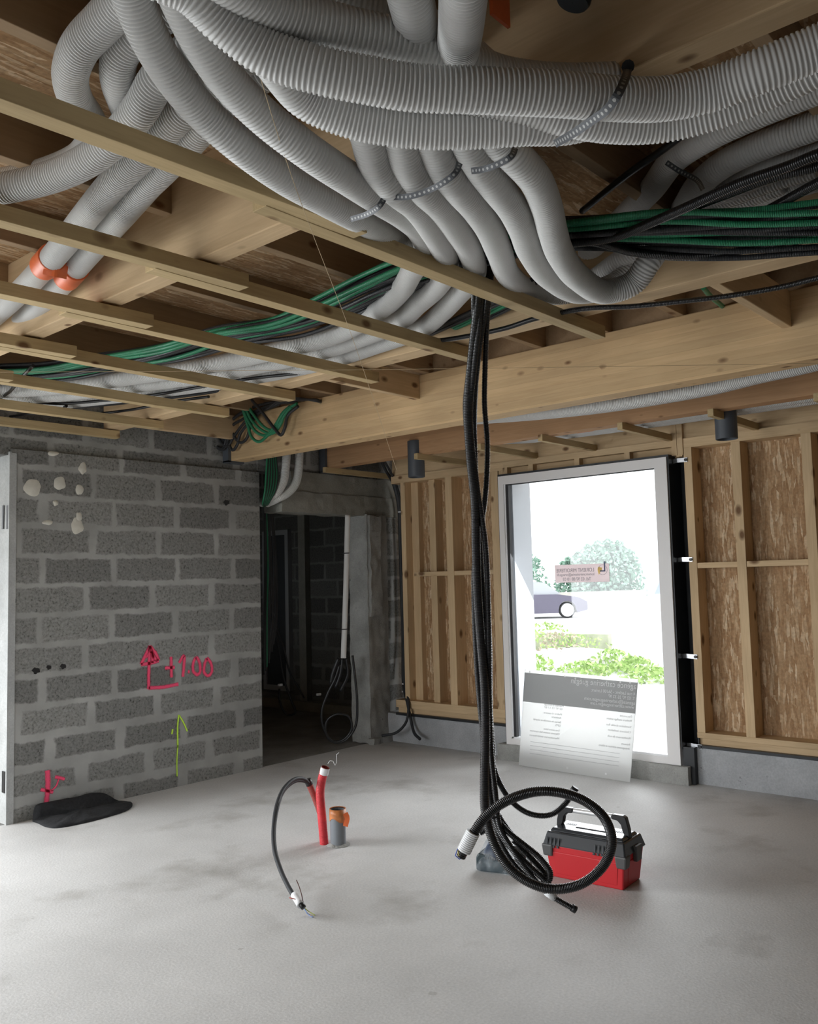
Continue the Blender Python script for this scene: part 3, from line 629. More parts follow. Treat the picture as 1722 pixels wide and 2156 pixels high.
# left cluster
duct([(330, -90, 2.80), (270, -10, 2.80), (218, 45, 2.80), (168, 100, 2.80), (148, 160, 2.80), (160, 210, 2.80), (185, 248, 2.80), (195, 290, 2.82), (170, 330, 2.83), (100, 362, 2.84), (0, 385, 2.85)], 'white duct making the outermost arc at top left')
duct([(380, 0, 2.84), (300, 60, 2.83), (255, 110, 2.82), (248, 165, 2.81), (262, 215, 2.82), (278, 265, 2.84), (265, 330, 2.85), (240, 380, 2.85), (185, 450, 2.84), (72, 590, 2.84), (-60, 700, 2.84)], 'white duct making the inner arc beside the outermost one')
duct([(480, 60, 2.80), (400, 110, 2.78), (335, 165, 2.76), (295, 230, 2.735), (245, 290, 2.715), (180, 340, 2.70), (100, 375, 2.70), (0, 397, 2.70), (-120, 405, 2.70)], 'white duct curving out through the left edge of the picture')
duct([(600, 70, 2.84), (500, 130, 2.82), (430, 190, 2.80), (370, 250, 2.78), (300, 325, 2.76), (240, 385, 2.75), (185, 450, 2.745), (130, 520, 2.74), (72, 585, 2.74), (0, 655, 2.74), (-100, 740, 2.74)], 'left one of the twin white ducts carrying the orange tape')
duct([(640, 110, 2.84), (545, 160, 2.82), (470, 215, 2.80), (410, 285, 2.78), (345, 355, 2.765), (290, 410, 2.755), (235, 475, 2.75), (180, 540, 2.745), (120, 608, 2.74), (50, 672, 2.74), (-60, 760, 2.74)], 'right one of the twin white ducts carrying the orange tape')
duct([(650, 60, 2.90), (560, 110, 2.88), (520, 150, 2.87), (450, 235, 2.87), (400, 295, 2.87), (340, 360, 2.87), (240, 475, 2.86), (120, 608, 2.85), (-50, 750, 2.85)], 'dim white duct behind the twin ducts, glimpsed over the near beam')
# right hand dim ducts
duct([(1900, 110, 2.84), (1722, 185, 2.84), (1600, 235, 2.84), (1500, 282, 2.84), (1425, 330, 2.85), (1370, 400, 2.87), (1320, 450, 2.88), (1230, 540, 2.89)], 'dim white duct at far right, uppermost of the strapped three')
duct([(1900, 190, 2.84), (1722, 262, 2.84), (1620, 300, 2.84), (1530, 342, 2.84), (1475, 385, 2.85), (1430, 450, 2.87), (1350, 540, 2.88)], 'dim white duct at far right, middle of the strapped three')
duct([(1900, 250, 2.80), (1722, 330, 2.81), (1620, 358, 2.82), (1540, 395, 2.83), (1480, 430, 2.85), (1400, 520, 2.87)], 'dim white duct at far right, lowest of the strapped three')
# ducts beyond the golden beam
def wduct(P, label, r=R_): return tube('corrugated_duct', P, r, WHITEP, rib=(.0105, .0032), seg=16, label=label, cat='duct', group='white corrugated ducts')
wduct([PX(4.72, 1900, 712)+Vector((0, 0, .02)), PX(4.72, 1722, 762), PX(4.75, 1600, 790), PX(4.78, 1500, 815), PX(4.8, 1300, 850), PX(4.8, 1150, 868), PX(4.8, 1000, 880), PX(4.8, 850, 890)], 'sagging white duct between the golden and the reddish beam')
for dx, s in ((0, 'nearer'), (.1, 'farther')):
    wduct([(5.70+dx, .6, 2.585), (5.71+dx, 2.0, 2.585), (5.73+dx, 2.8, 2.59), (5.75+dx, 3.4, 2.60), (5.78+dx, 3.9, 2.62), (5.8+dx, 4.6, 2.70)], 'white duct above the short battens by the window wall, %s of two' % s)
# two vertical ducts on the block wall
wduct([PY(5.70, 606, 945)+Vector((0, 0, .15)), PY(5.70, 601, 985), PY(5.70, 596, 1015), PY(5.73, 582, 1038), PY(5.80, 565, 1050), PY(5.9, 545, 1060)], 'short white duct dropping down the block wall under the golden beam, left of two', .037)
wduct([PY(5.69, 630, 935)+Vector((0, 0, .15)), PY(5.69, 629, 980), PY(5.69, 622, 1018), PY(5.71, 605, 1038), PY(5.76, 583, 1050), PY(5.9, 560, 1060)], 'short white duct dropping down the block wall under the golden beam, right of two', .037)

# ---- straps and tape
def strap(pts, label, wd=.016, off=.052):
    P = [PZ(z, x, y) for x, y, z in pts]
    return ribbon('perforated_strap', P, toeye, wd, STRAPM, thick=.001, step=.006, label=label, cat='strap', group=None)
strap([(738, 462, 2.545), (775, 450, 2.53), (800, 432, 2.525), (812, 411, 2.56)], 'perforated steel strap across the pair of long ducts')
strap([(826, 415, 2.545), (860, 414, 2.525), (900, 402, 2.52), (940, 380, 2.52), (958, 365, 2.53), (968, 343, 2.57)], 'perforated steel strap across the first descending ducts')
strap([(992, 360, 2.55), (1020, 356, 2.53), (1050, 345, 2.525), (1075, 330, 2.53), (1085, 311, 2.57)], 'perforated steel strap across the last descending ducts')
strap([(1168, 303, 2.49), (1200, 285, 2.46), (1245, 255, 2.44), (1280, 228, 2.43), (1300, 200, 2.44), (1314, 170, 2.48), (1322, 140, 2.63)], 'long perforated steel strap hanging from the near beam around the crossing ducts', .018)
strap([(1403, 342, 2.79), (1430, 360, 2.775), (1465, 378, 2.775), (1480, 400, 2.79)], 'dim perforated steel strap on the far right ducts')
strap([(526, 184, 2.80), (545, 190, 2.79), (562, 186, 2.80)], 'short strap end showing behind the long ducts')
tube('strap_screw', [PZ(2.632, 1322, 140), PZ(2.60, 1322, 140)], .014, BLACK, seg=10, curve=False, label='dark screw head holding the long strap to the near beam', cat='screw')
tp = thing('orange_tape', tuple(PZ(2.74, 125, 566)), 'orange adhesive tape around the twin ducts', 'tape')
for a, b in (((111, 541), (92, 562)), ((160, 562), (140, 585))): tube('tape_wrap', [PZ(2.745, *a), PZ(2.745, *b)], .0525, ORANGE, tp, seg=24, step=.01, curve=False)
ribbon('tape_bridge', [PZ(2.705, 92, 563), PZ(2.695, 118, 569), PZ(2.705, 142, 574)], toeye, .05, ORANGE, tp, .001)
box('orange_tape', 5.648, 5.652, *sorted((PX(5.65, 1215, 905).y, PX(5.65, 1250, 905).y)), 2.55, 2.60, ORANGE, label='small orange tape on the duct above the window', cat='tape')
p = PZ(2.80, 1052, 14); box('orange_tape', p.x-.035, p.x+.035, p.y-.004, p.y+.004, p.z-.035, p.z+.035, ORANGE, label='orange wrapping in the dark at the top of the picture', cat='tape')
p = PZ(2.80, 1205, 6); lathe('blue_pipe', [(.001, 0), (.036, 0), (.04, .008), (.04, .07), (.001, .07)], p, plain('dark_blue_plastic', (.01, .02, .03), .4), axis=(.2, -.3, 1), label='dark blue pipe cap in the shade at the top of the picture', cat='pipe cap')

# ================================================================== CONDUITS
rnd = random.Random(3)
def cond(P, m, label, group, r=.0105, seg=8, name='electrical_conduit', **k):
    return tube(name, P, r, m, seg=seg, step=.03, label=label, cat='conduit', group=group, **k)
main = [  # centre line of the big bunch, px + height
    (2000, 474, 2.60), (1850, 474, 2.605), (1722, 474, 2.61), (1560, 478, 2.63), (1400, 480, 2.66), (1250, 484, 2.68), (1120, 495, 2.71), (1000, 530, 2.73), (900, 560, 2.74), (800, 598, 2.74), (700, 645, 2.73), (600, 680, 2.73), (480, 700, 2.73), (360, 735, 2.73), (240, 758, 2.73), (120, 780, 2.73), (0, 788, 2.73), (-200, 792, 2.73)]
mainW = [p for p in (PZ(z, x, y) for x, y, z in main) if p.y < 5.7]
for q in range(26):
    col_ = q % 9; row_ = q//9; g = (col_ == 8 and row_ < 2) or q in (7, 3, 12, 13, 23)
    P = []
    ph = rnd.uniform(0, 6); amp = rnd.uniform(.01, .05)
    for j, c in enumerate(mainW):
        tdir = (mainW[min(j+1, len(mainW)-1)]-mainW[max(j-1, 0)]); tdir.z = 0; tdir.normalize()
        side = Vector((tdir.y, -tdir.x, 0))
        spread = 1.35 if j < 5 else (1.0 if j < 9 else .85)
        o = ((col_-4)*.029*spread + amp*math.sin(j*.9+ph)*.55)
        P.append(c + side*(-o) + ZUP*(row_*.021 - .025 + rnd.uniform(-.007, .007) + .012*math.sin(j*.7+ph*2)))
    if g: cond(P, GREEN, 'thin green ribbed conduit in the long overhead bunch beside the white ducts', 'green conduits of the long bunch')
    else: cond(P, BLACKC, 'thin black ribbed conduit in the long overhead bunch beside the white ducts', 'black conduits of the long bunch')
# bunch beside the middle beam
for q in range(7):
    g = q in (3, 4); o = q-3
    P = [PZ(2.70+.01*(q % 2), x+o*3, y+o*4) for x, y in ((1130, 600), (1060, 640), (1000, 668), (930, 700), (850, 735), (760, 765), (640, 788), (500, 805), (380, 822), (240, 838), (100, 850))]
    cond(P, GREEN if g else BLACKC, ('thin green' if g else 'thin black')+' ribbed conduit in the narrow bunch beside the middle beam', ('green' if g else 'black')+' conduits of the narrow bunch', .009)
def pz(pts): return [PZ(z, x, y) for x, y, z in pts]
R1_ = dict(cat='conduit')
def bcond(P, label, r=.0155, rib=(.0062, .0022), name='black_conduit', group=None, mat=None, seg=14): return tube(name, P, r, mat or BLACKG, rib=rib, seg=seg, label=label, cat='conduit', group=group)
bcond(pz([(1120, 518, 2.64), (1200, 512, 2.635), (1290, 500, 2.62), (1380, 465, 2.61), (1460, 430, 2.60), (1560, 385, 2.60), (1660, 350, 2.60), (1722, 325, 2.60), (1900, 265, 2.60)]), 'thick black conduit rising across the bunch to the right edge')
bcond(pz([(1120, 520, 2.65), (1240, 508, 2.64), (1330, 530, 2.62), (1400, 537, 2.61), (1500, 537, 2.61), (1600, 520, 2.615), (1722, 495, 2.62), (1900, 455, 2.63)]), 'thick black conduit sagging just below the bunch on the right')
bcond(pz([(1300, 512, 2.66), (1420, 500, 2.655), (1520, 480, 2.65), (1600, 450, 2.645), (1722, 385, 2.64), (1880, 310, 2.64)]), 'thick black conduit crossing up to the right behind the uppermost one')
bcond(pz([(1420, 450, 2.66), (1520, 412, 2.66), (1620, 375, 2.66), (1722, 350, 2.66), (1900, 290, 2.66)]), 'black conduit lying between the dim ducts and the bunch')
bcond(pz([(880, 722, 2.63), (960, 712, 2.625), (1060, 692, 2.62), (1130, 670, 2.615), (1230, 650, 2.61), (1330, 645, 2.60), (1420, 636, 2.595), (1540, 622, 2.59), (1650, 603, 2.59), (1722, 585, 2.59), (1900, 545, 2.59)]), 'single black conduit slung under the middle beam to the right edge', .011, (.0055, .0015))
tube('green_conduit', pz([(1480, 605, 2.80), (1497, 625, 2.82), (1515, 640, 2.84), (1532, 655, 2.87)]), .012, GREEN, seg=10, label='short green conduit stub between the middle beam and the golden beam', cat='conduit')
tube('black_cable', pz([(1225, 445, 2.825), (1320, 368, 2.825), (1400, 312, 2.825), (1520, 220, 2.825)]), .012, BLACK, seg=8, label='dark cable running up under the ceiling in the shade', cat='cable')
# loose cables over the left battens
for k_, (pts, lab) in enumerate(([( (0, 838), (20, 825), (45, 795), (70, 770)), 'short curved black cable at the left edge over the fifth batten'], [((60, 845), (120, 850), (200, 845), (320, 832), (420, 815), (520, 798), (640, 785)), 'thin black cable wandering over the far battens'], [((200, 872), (280, 862), (360, 846), (440, 835)), 'short black cable near the end of the fifth batten'], [((0, 880), (60, 872), (110, 868), (140, 855)), 'black cable in the far left corner over the sixth batten'])):
    tube('black_cable', [PZ(2.66, x, y) for x, y in pts], .009, BLACK, seg=8, label=lab, cat='cable')

# cable loops hanging at the block wall end of the golden beam
def loop(pts, m, lab, grp, r=.012):
    P = [PX(xx, x, y) for x, y, xx in pts]; return tube('cable_loop', P, r, m, seg=8, step=.015, label=lab, cat='cable', group=grp)
gl_b = 'black looped cables at the golden beam'
BL = [[(462, 862), (450, 900), (452, 935), (468, 947), (480, 930), (482, 895), (500, 875), (540, 855), (590, 845), (640, 842)],
      [(466, 858), (458, 895), (462, 925), (478, 940), (492, 920), (510, 895), (535, 870), (575, 852), (625, 846)],
      [(470, 858), (470, 890), (480, 930), (490, 948), (500, 935), (505, 915), (520, 895), (545, 870), (585, 852)],
      [(474, 858), (484, 895), (495, 922), (508, 932), (520, 922), (525, 905), (530, 890), (548, 868), (590, 850)],
      [(458, 862), (446, 905), (455, 938), (470, 944), (476, 925), (486, 900), (515, 880), (550, 860), (610, 844)]]
for l_ in BL: loop([(x, y, 4.30-.012*i*0) for i, (x, y) in enumerate(l_)], BLACKC, 'thin black cable drooping in loops at the block wall end of the golden beam', gl_b)
GLP = [[(508, 845), (520, 880), (540, 910), (565, 916), (582, 900), (590, 880), (605, 862), (625, 850)],
       [(512, 846), (530, 885), (555, 908), (575, 912), (590, 895), (600, 872), (615, 856)],
       [(506, 845), (520, 890), (530, 920), (545, 930), (560, 920), (580, 895), (595, 870), (610, 856)],
       [(516, 845), (535, 875), (560, 902), (580, 905), (595, 880), (610, 860)]]
for l_ in GLP: loop([(x, y, 4.27) for x, y in l_], GREEN, 'thin green cable drooping in a loop in front of the golden beam end', 'green looped cables at the golden beam')
loop([(530, 842, 4.25), (552, 868, 4.25), (580, 905, 4.25), (592, 916, 4.25), (600, 900, 4.25), (606, 875, 4.26), (628, 855, 4.27)], BLACKC, 'black cable hanging in a sharp V over the green loops', None)
for i_ in range(4): loop([(560+i_*4, 862-i_*3, 4.22), (590, 848-i_*2, 4.25), (630, 842-i_, 4.28), (668, 842+i_, 4.31), (680, 846+i_, 4.4)], BLACKC, 'grey black cable resting over the top edge of the golden beam', 'cables over the beam top', .009)
# green and black bundle dropping on the block wall and running down the opening
for i_ in range(10):
    g = i_ % 2 == 0; dx = i_*2.2
    P = [PY(5.72, 563+dx, 930)+Vector((0, 0, .1)), PY(5.71, 562+dx, 965), PY(5.70, 560+dx*1.25, 1000), PY(5.70, 558+dx*1.15, 1030), PY(5.74, 554+dx*.7, 1055), PY(5.95, 552+dx*.4, 1066)]
    tube('drop_cable', P, .008, GREEN if g else BLACKC, seg=8, label=('green' if g else 'black')+' cable in the bundle dropping over the edge of the block wall', cat='cable', group=('green' if g else 'black')+' cables dropping over the block wall edge')
for i_ in range(9):
    a = rnd.uniform(-3, 3)
    P = [PY(6.05, 556+i_*2, 1060), PY(6.1, 557+i_*3+a, 1180), PY(6.12, 556+i_*3.4-a, 1300), PY(6.15, 556+i_*2.4+a, 1420-i_*8)]
    tube('drop_cable', P, .008, GREEN if i_ == 2 else BLACKC, seg=8, label='cable hanging straight down inside the dark opening behind the wall edge', cat='cable', group='cables down inside the dark opening')
def dark(pts, d, lab, r=.008, m=None): return tube('black_cable', [PD(d, x, y) for x, y in pts], r, m or BLACK, seg=8, label=lab, cat='cable')
dark([(570, 1270), (585, 1350), (598, 1430), (615, 1480), (622, 1500), (605, 1505), (590, 1480), (588, 1450)], 8.6, 'long thin cable loop hanging left in the dark room', .011)
dark([(574, 1290), (596, 1360), (612, 1420), (630, 1450), (640, 1470)], 8.7, 'thin cable crossing behind the loop in the dark room', .009)
dark([(742, 1380), (748, 1430), (752, 1480), (748, 1530), (725, 1560), (700, 1562), (685, 1540), (690, 1515), (712, 1503), (735, 1510), (740, 1535), (722, 1558), (700, 1560), (682, 1535), (677, 1500), (690, 1460), (705, 1430), (715, 1400)], 7.75, 'black cable coiled in a ring above the dark room floor', .011)
for i_ in range(3): dark([(713+i_*8, 1385), (700+i_*16, 1420), (696+i_*10, 1440+i_*8)], 7.9, ('left','middle','right')[i_]+' strand of the tangled black cable under the white tube', .016)
P1, P2 = PD(7.9, 732, 1085), PD(7.7, 723, 1386)
tb = thing('white_tube', tuple(P2), 'straight white plastic tube hanging in the dark room', 'pipe')
tube('tube_body', [P1, P1.lerp(P2, .5)+Vector((.004, 0, 0)), P2], .0245, WHITEP, tb, seg=16, curve=True, cap=True)
for f_ in (.27, .80):
    c_ = P1.lerp(P2, f_); ct_ = tube('cable_tie', [c_+ZUP*.004, c_-ZUP*.004], .0262, BLACK, tb, seg=16, curve=False)
    tube('cable_tie_tail', [c_, c_-RT*.13+ZUP*.004], .003, BLACK, ct_, seg=6, curve=False)
p = PX(7.05, 768, 1210)
eb = thing('electrical_box', (7.05, p.y, 1.2), 'pale flat panel beside the white tube in the dark room', 'panel')
box('panel_board', 6.99, 7.15, PX(7.0, 778, 1300).y, PX(7.0, 761, 1115).y, PX(7.0, 768, 1300).z, PX(7.0, 768, 1113).z, GJ, eb)
box('bright_latch', 6.96, 6.99, PX(6.97, 768, 1230).y, PX(6.97, 763, 1230).y, PX(6.97, 766, 1255).z, PX(6.97, 766, 1228).z, WTAPE, eb)
for (x, y) in ((671, 1462), (590, 1442)):
    p = PD(8.3, x, y); box('cable_end_cap', p.x-.02, p.x+.02, p.y-.012, p.y+.012, p.z-.01, p.z+.01, WTAPE, label='small white connector in the dark room, '+('near the coiled cable' if x > 600 else 'on the hanging loop'), cat='connector')
# cable down the pier corner
def wallc(pts, lab, r, m=None):
    P = [PX(xx, x, y) for x, y, xx in pts]; return tube('black_cable', P, r, m or CABLE, seg=10, label=lab, cat='cable')
wallc([(800, 965, 6.0), (812, 990, 6.1), (828, 1020, 6.3), (838, 1060, 6.36), (842, 1150, 6.38), (845, 1250, 6.38), (848, 1350, 6.37), (849, 1440, 6.3), (858, 1482, 6.13), (866, 1520, 6.12), (872, 1543, 6.09), (884, 1556, 6.04)], 'dark cable running down the corner of the pier to the floor', .014)
wallc([(806, 965, 5.98), (820, 990, 6.08), (834, 1020, 6.25), (843, 1060, 6.31), (846, 1150, 6.33), (849, 1250, 6.33), (850, 1350, 6.3), (852, 1440, 6.25), (860, 1480, 6.12), (855, 1520, 6.07), (835, 1542, 6.00), (804, 1549, 5.93)], 'dark cable leaving the pier corner toward the jamb foot', .012)
for x_, y_ in ((841, 1078), (849, 1440), (849, 1456)): 
    p = PX(6.28, x_, y_); box('cable_clip', p.x-.008, p.x+.008, p.y-.02, p.y+.012, p.z-.006, p.z+.006, WTAPE, label='small white cable clip on the pier corner, '+{1078: 'topmost', 1440: 'middle', 1456: 'lowest'}[y_]+' of three', cat='clip')

# grey collars
for (x, y, lab, zz) in ((877, 1010, 'dark grey pipe collar hanging over the pier side studs', 2.345), (1530, 930, 'dark grey pipe collar hanging above the right of the window', 2.36)):
    p = PZ(zz, x, y-5); rr_ = .069 if x < 1000 else .069
    lathe('pipe_collar', [(rr_-.006, .30), (rr_-.006, .003), (rr_-.003, 0), (rr_, .003), (rr_, .30)], p, DGREYP, label=lab, cat='pipe')

# plumb lines
tube('mason_line', [PD(1.75, 488, -40), PD(2.2, 600, 330), PD(3.6, 745, 720), PD(5.5, 835, 990)], .0009, STRING, seg=5, label='thin pale string running down from the top of the picture', cat='string', curve=True)
tube('mason_line', [PD(4.4, -40, 784), PD(4.3, 800, 778), PD(4.2, 1800, 764)], .0011, STRING, seg=5, label='thin pale string stretched level below the battens', cat='string', curve=True)

# ================================================================== HANGING CABLES AND FLOOR THINGS
hg = 'black conduits hanging in the middle of the room'
def hang(pts, lab, r, d0=3.45, rib=(.0058, .0024), seg=16):
    P = [PD(q[2] if len(q) > 2 else d0, q[0], q[1]) for q in pts]
    return P
def hc(pts, lab, r=.0165, **k):
    root = thing('hanging_conduit', tuple(PD(3.45, pts[-1][0], pts[-1][1])), lab, 'conduit', hg)
    tube('ribbed_sleeve', hang(pts, '', r, **k), r, BLACKG, root, seg=16, rib=(.0062, .0024)); return root
up = [(1004, 560, 3.6), (1003, 640, 3.5)]
root = hc([(1012, 560, 3.6), (1006, 640, 3.5), (993, 760, 3.45), (985, 860, 3.42), (990, 960, 3.42), (1000, 1060, 3.42), (1002, 1150, 3.42), (1005, 1250, 3.42), (1012, 1350, 3.42), (1020, 1450, 3.40), (1022, 1550, 3.38), (1020, 1650, 3.36), (1022, 1710, 3.34), (1040, 1775, 3.30), (1075, 1830, 3.27), (1125, 1863, 3.24), (1175, 1872, 3.22), (1230, 1858, 3.2), (1272, 1820, 3.2), (1288, 1772, 3.2), (1272, 1722, 3.2), (1230, 1686, 3.2), (1175, 1668, 3.2), (1120, 1668, 3.2), (1060, 1690, 3.18), (1020, 1722, 3.17), (993, 1760, 3.16)], 'hanging black conduit ending in the big ring with a silver taped end', .0185)
E1, E0 = PD(3.16, 976, 1793), PD(3.16, 996, 1752)
ax_ = (E1-E0).normalized()
tube('end_sleeve', [E0, E0.lerp(E1, .5), E1], .026, WTAPE, root, seg=16, rib=(.007, .0012), label='silver white taped sleeve')
tube('conduit_tip', [E1, E1+ax_*.03], .017, BLACKG, root, seg=14, rib=(.006, .002), curve=False)
for i_, (c_, dx, dy) in enumerate((((.05, .10, .45), -20, 14), ((.55, .42, .05), -16, 6), ((.5, .05, .03), 14, 4))):
    bx_, by_ = 976, 1793
    P = [PD(3.16, bx_+dx*.3, by_-12), PD(3.16, bx_+dx*.9, by_+2+dy*.2), PD(3.15, bx_+dx*.6, by_+dy+2), PD(3.15, bx_+2, by_+10)]
    tube('wire', P, .0022, plain('wire_colour', c_, .4), root, seg=6, label=('blue', 'yellow green', 'red brown')[i_]+' looped wire')
root = hc([(1030, 560, 3.6), (1024, 640, 3.5), (1008, 740, 3.47), (998, 860, 3.46), (1000, 960, 3.46), (1004, 1080, 3.46), (1006, 1200, 3.46), (1016, 1350, 3.46), (1028, 1500, 3.46), (1034, 1590, 3.46), (1050, 1645, 3.46), (1080, 1690, 3.46), (1118, 1714, 3.46), (1160, 1715, 3.46), (1190, 1692, 3.46), (1208, 1664, 3.46)], 'hanging black conduit swinging in a low arc above the toolbox', .0115)
tube('cut_end', [PD(3.46, 1206, 1668), PD(3.46, 1212, 1658)], .015, BLACK, root, seg=12, curve=False)
root = hc([(1000, 560, 3.6), (998, 640, 3.5), (1002, 760, 3.48), (998, 880, 3.48), (996, 1000, 3.47), (1008, 1120, 3.46), (1016, 1250, 3.46), (1022, 1400, 3.45), (1024, 1520, 3.44), (1028, 1640, 3.43), (1040, 1720, 3.42), (1060, 1765, 3.40), (1095, 1805, 3.38), (1130, 1838, 3.36), (1153, 1856, 3.35), (1158, 1838, 3.35), (1138, 1808, 3.36), (1105, 1780, 3.38), (1070, 1752, 3.4), (1050, 1730, 3.42)], 'hanging black conduit folded back on itself beside the drill bag', .0125)
tube('cable_tie', [PD(3.38, 1030, 1724), PD(3.36, 1042, 1722), PD(3.38, 1056, 1718)], .004, BLACK, root, seg=6)
root = hc([(1020, 560, 3.6), (1014, 640, 3.5), (1000, 760, 3.43), (990, 880, 3.42), (1004, 1020, 3.42), (1022, 1150, 3.42), (1028, 1300, 3.42), (1030, 1450, 3.42), (1034, 1580, 3.42), (1044, 1680, 3.41), (1052, 1740, 3.40), (1080, 1790, 3.38), (1120, 1845, 3.36), (1160, 1885, 3.34), (1208, 1914, 3.32)], 'hanging black conduit with the lowest straight end pointing right', .0115)
tube('taped_joint', [PD(3.345, 1150, 1877), PD(3.34, 1168, 1891)], .0152, WTAPE, root, seg=12, curve=False)
tube('cut_end', [PD(3.32, 1204, 1911), PD(3.32, 1212, 1916)], .014, BLACK, root, seg=12, curve=False)
hc([(1008, 560, 3.6), (1002, 640, 3.5), (988, 780, 3.5), (980, 860, 3.5), (994, 980, 3.5), (1004, 1100, 3.5), (998, 1220, 3.5), (1004, 1400, 3.5), (1014, 1520, 3.5), (1026, 1640, 3.48), (1038, 1720, 3.46), (1062, 1790, 3.42), (1110, 1848, 3.40), (1148, 1862, 3.38), (1150, 1846, 3.38), (1112, 1800, 3.4), (1080, 1768, 3.42)], 'hanging black conduit forming the outer of the two folded loops', .0125)
root = hc([(1024, 560, 3.6), (1018, 640, 3.52), (1006, 760, 3.5), (994, 900, 3.5), (998, 1000, 3.5), (1014, 1150, 3.5), (1030, 1350, 3.5), (1032, 1500, 3.5), (1038, 1620, 3.5), (1030, 1700, 3.5), (1022, 1745, 3.5), (1008, 1756, 3.5)], 'hanging black conduit with a short hooked cut end', .0115)
root = hc([(1036, 560, 3.6), (1028, 640, 3.5), (1024, 700, 3.5), (1021, 780, 3.5), (1020, 850, 3.5), (1026, 940, 3.5), (1022, 1040, 3.5), (1012, 1120, 3.5), (1010, 1200, 3.5), (1024, 1330, 3.5), (1022, 1450, 3.48), (1028, 1600, 3.46), (1042, 1700, 3.44), (1068, 1745, 3.43), (1084, 1765, 3.43)], 'hanging black conduit, rightmost strand near the ceiling', .0115)
tube('end_sleeve', [PD(3.47, 1040, 1762), PD(3.47, 1058, 1775)], .013, plain('grey_tape', (.35, .36, .37), .4), root, seg=12, curve=False)

# red conduit stub, grey pipe, cable
b0 = PZ(0, 683, 1777)
def PV(x, y, base, off=0):  # a point above the floor in the upright plane through base, facing the eye
    n = Vector((FW.x, FW.y, 0)).normalized(); d = ray(x, y); t = ((base-EYEP).dot(n)+off)/d.dot(n); return EYEP+d*t
rc = thing('red_conduit', tuple(b0), 'thick red corrugated conduit rising from the floor with a white taped mouth', 'conduit')
P = [b0-ZUP*.02, PV(679, 1735, b0), PV(676, 1700, b0), PV(674, 1668, b0), PV(678, 1640, b0), PV(685, 1615, b0, -.01)]
tube('conduit_body', P, .0255, REDP, rc, seg=20, rib=(.008, .0005), cap=False)
tube('conduit_lining', P, .0225, REDD, rc, seg=16, cap=False)
tube('white_tape_band', [PV(681.5, 1630, b0, -.005), PV(685, 1616, b0, -.01)], .0268, WTAPE, rc, seg=20, curve=False, cap=False)
tube('pull_string', [PV(690, 1608, b0), PV(697, 1600, b0), PV(704, 1606, b0), PV(703, 1614, b0), PV(709, 1604, b0), PV(708, 1590, b0), PV(714, 1584, b0)], .0016, WTAPE, rc, seg=5)
rc2 = thing('red_conduit', tuple(PV(668, 1690, b0, .03)), 'dusty dark red conduit leaning left behind the upright red one, gripping the black cable', 'conduit')
tube('conduit_body', [PV(682, 1765, b0, .05), PV(675, 1715, b0, .05), PV(664, 1682, b0, .045), PV(650, 1648, b0, .03)], .0195, REDD, rc2, seg=16, rib=(.008, .0005))
tube('end_tape', [PV(652, 1653, b0, .028), PV(647, 1641, b0, .025)], .021, BLACK, rc2, seg=14, curve=False)
gb = PZ(0, 712, 1779)
gp = thing('grey_pipe', tuple(gb), 'short grey floor pipe with torn orange tape around its mouth', 'pipe')
gh = (PV(712, 1704, gb)-gb).z; gr_ = .0445
lathe('pipe_wall', [(gr_, -.02), (gr_, gh), (gr_-.005, gh), (gr_-.005, .02), (.001, .02)], gb, GREYP, gp)
V, Fs = [], []; seg = 40
for i in range(seg):
    a = 2*math.pi*i/seg; drop = .055+.012*math.sin(a*3+1)+(.02 if abs(((a-5.2+math.pi) % (2*math.pi))-math.pi) < .5 else 0)
    for z_, rr_ in ((gh+.004, gr_-.003), (gh+.006, gr_+.003), (gh-drop*.5, gr_+.0035), (gh-drop, gr_+.0028)): V.append((gb.x+rr_*math.cos(a), gb.y+rr_*math.sin(a), z_))
for i in range(seg):
    for j in range(3): a, b = i*4+j, ((i+1) % seg)*4+j; Fs.append((a, b, b+1, a+1))
otw = mesh('orange_tape_wrap', V, Fs, BORANGE, gp, True)
ribbon('tape_flap', [PV(727, 1712, gb, -.03), PV(731, 1722, gb, -.035), PV(727, 1740, gb, -.04)], toeye, .028, ORANGE, otw, .001)
mesh('mortar_collar', [wob((gb.x+q*math.cos(a), gb.y+q*math.sin(a), z_), .006, 30) for q, z_ in ((.045, .012), (.068, .001)) for a in [2*math.pi*i/24 for i in range(24)]], [(i, (i+1) % 24, 24+(i+1) % 24, 24+i) for i in range(24)], ROUGH, gp)
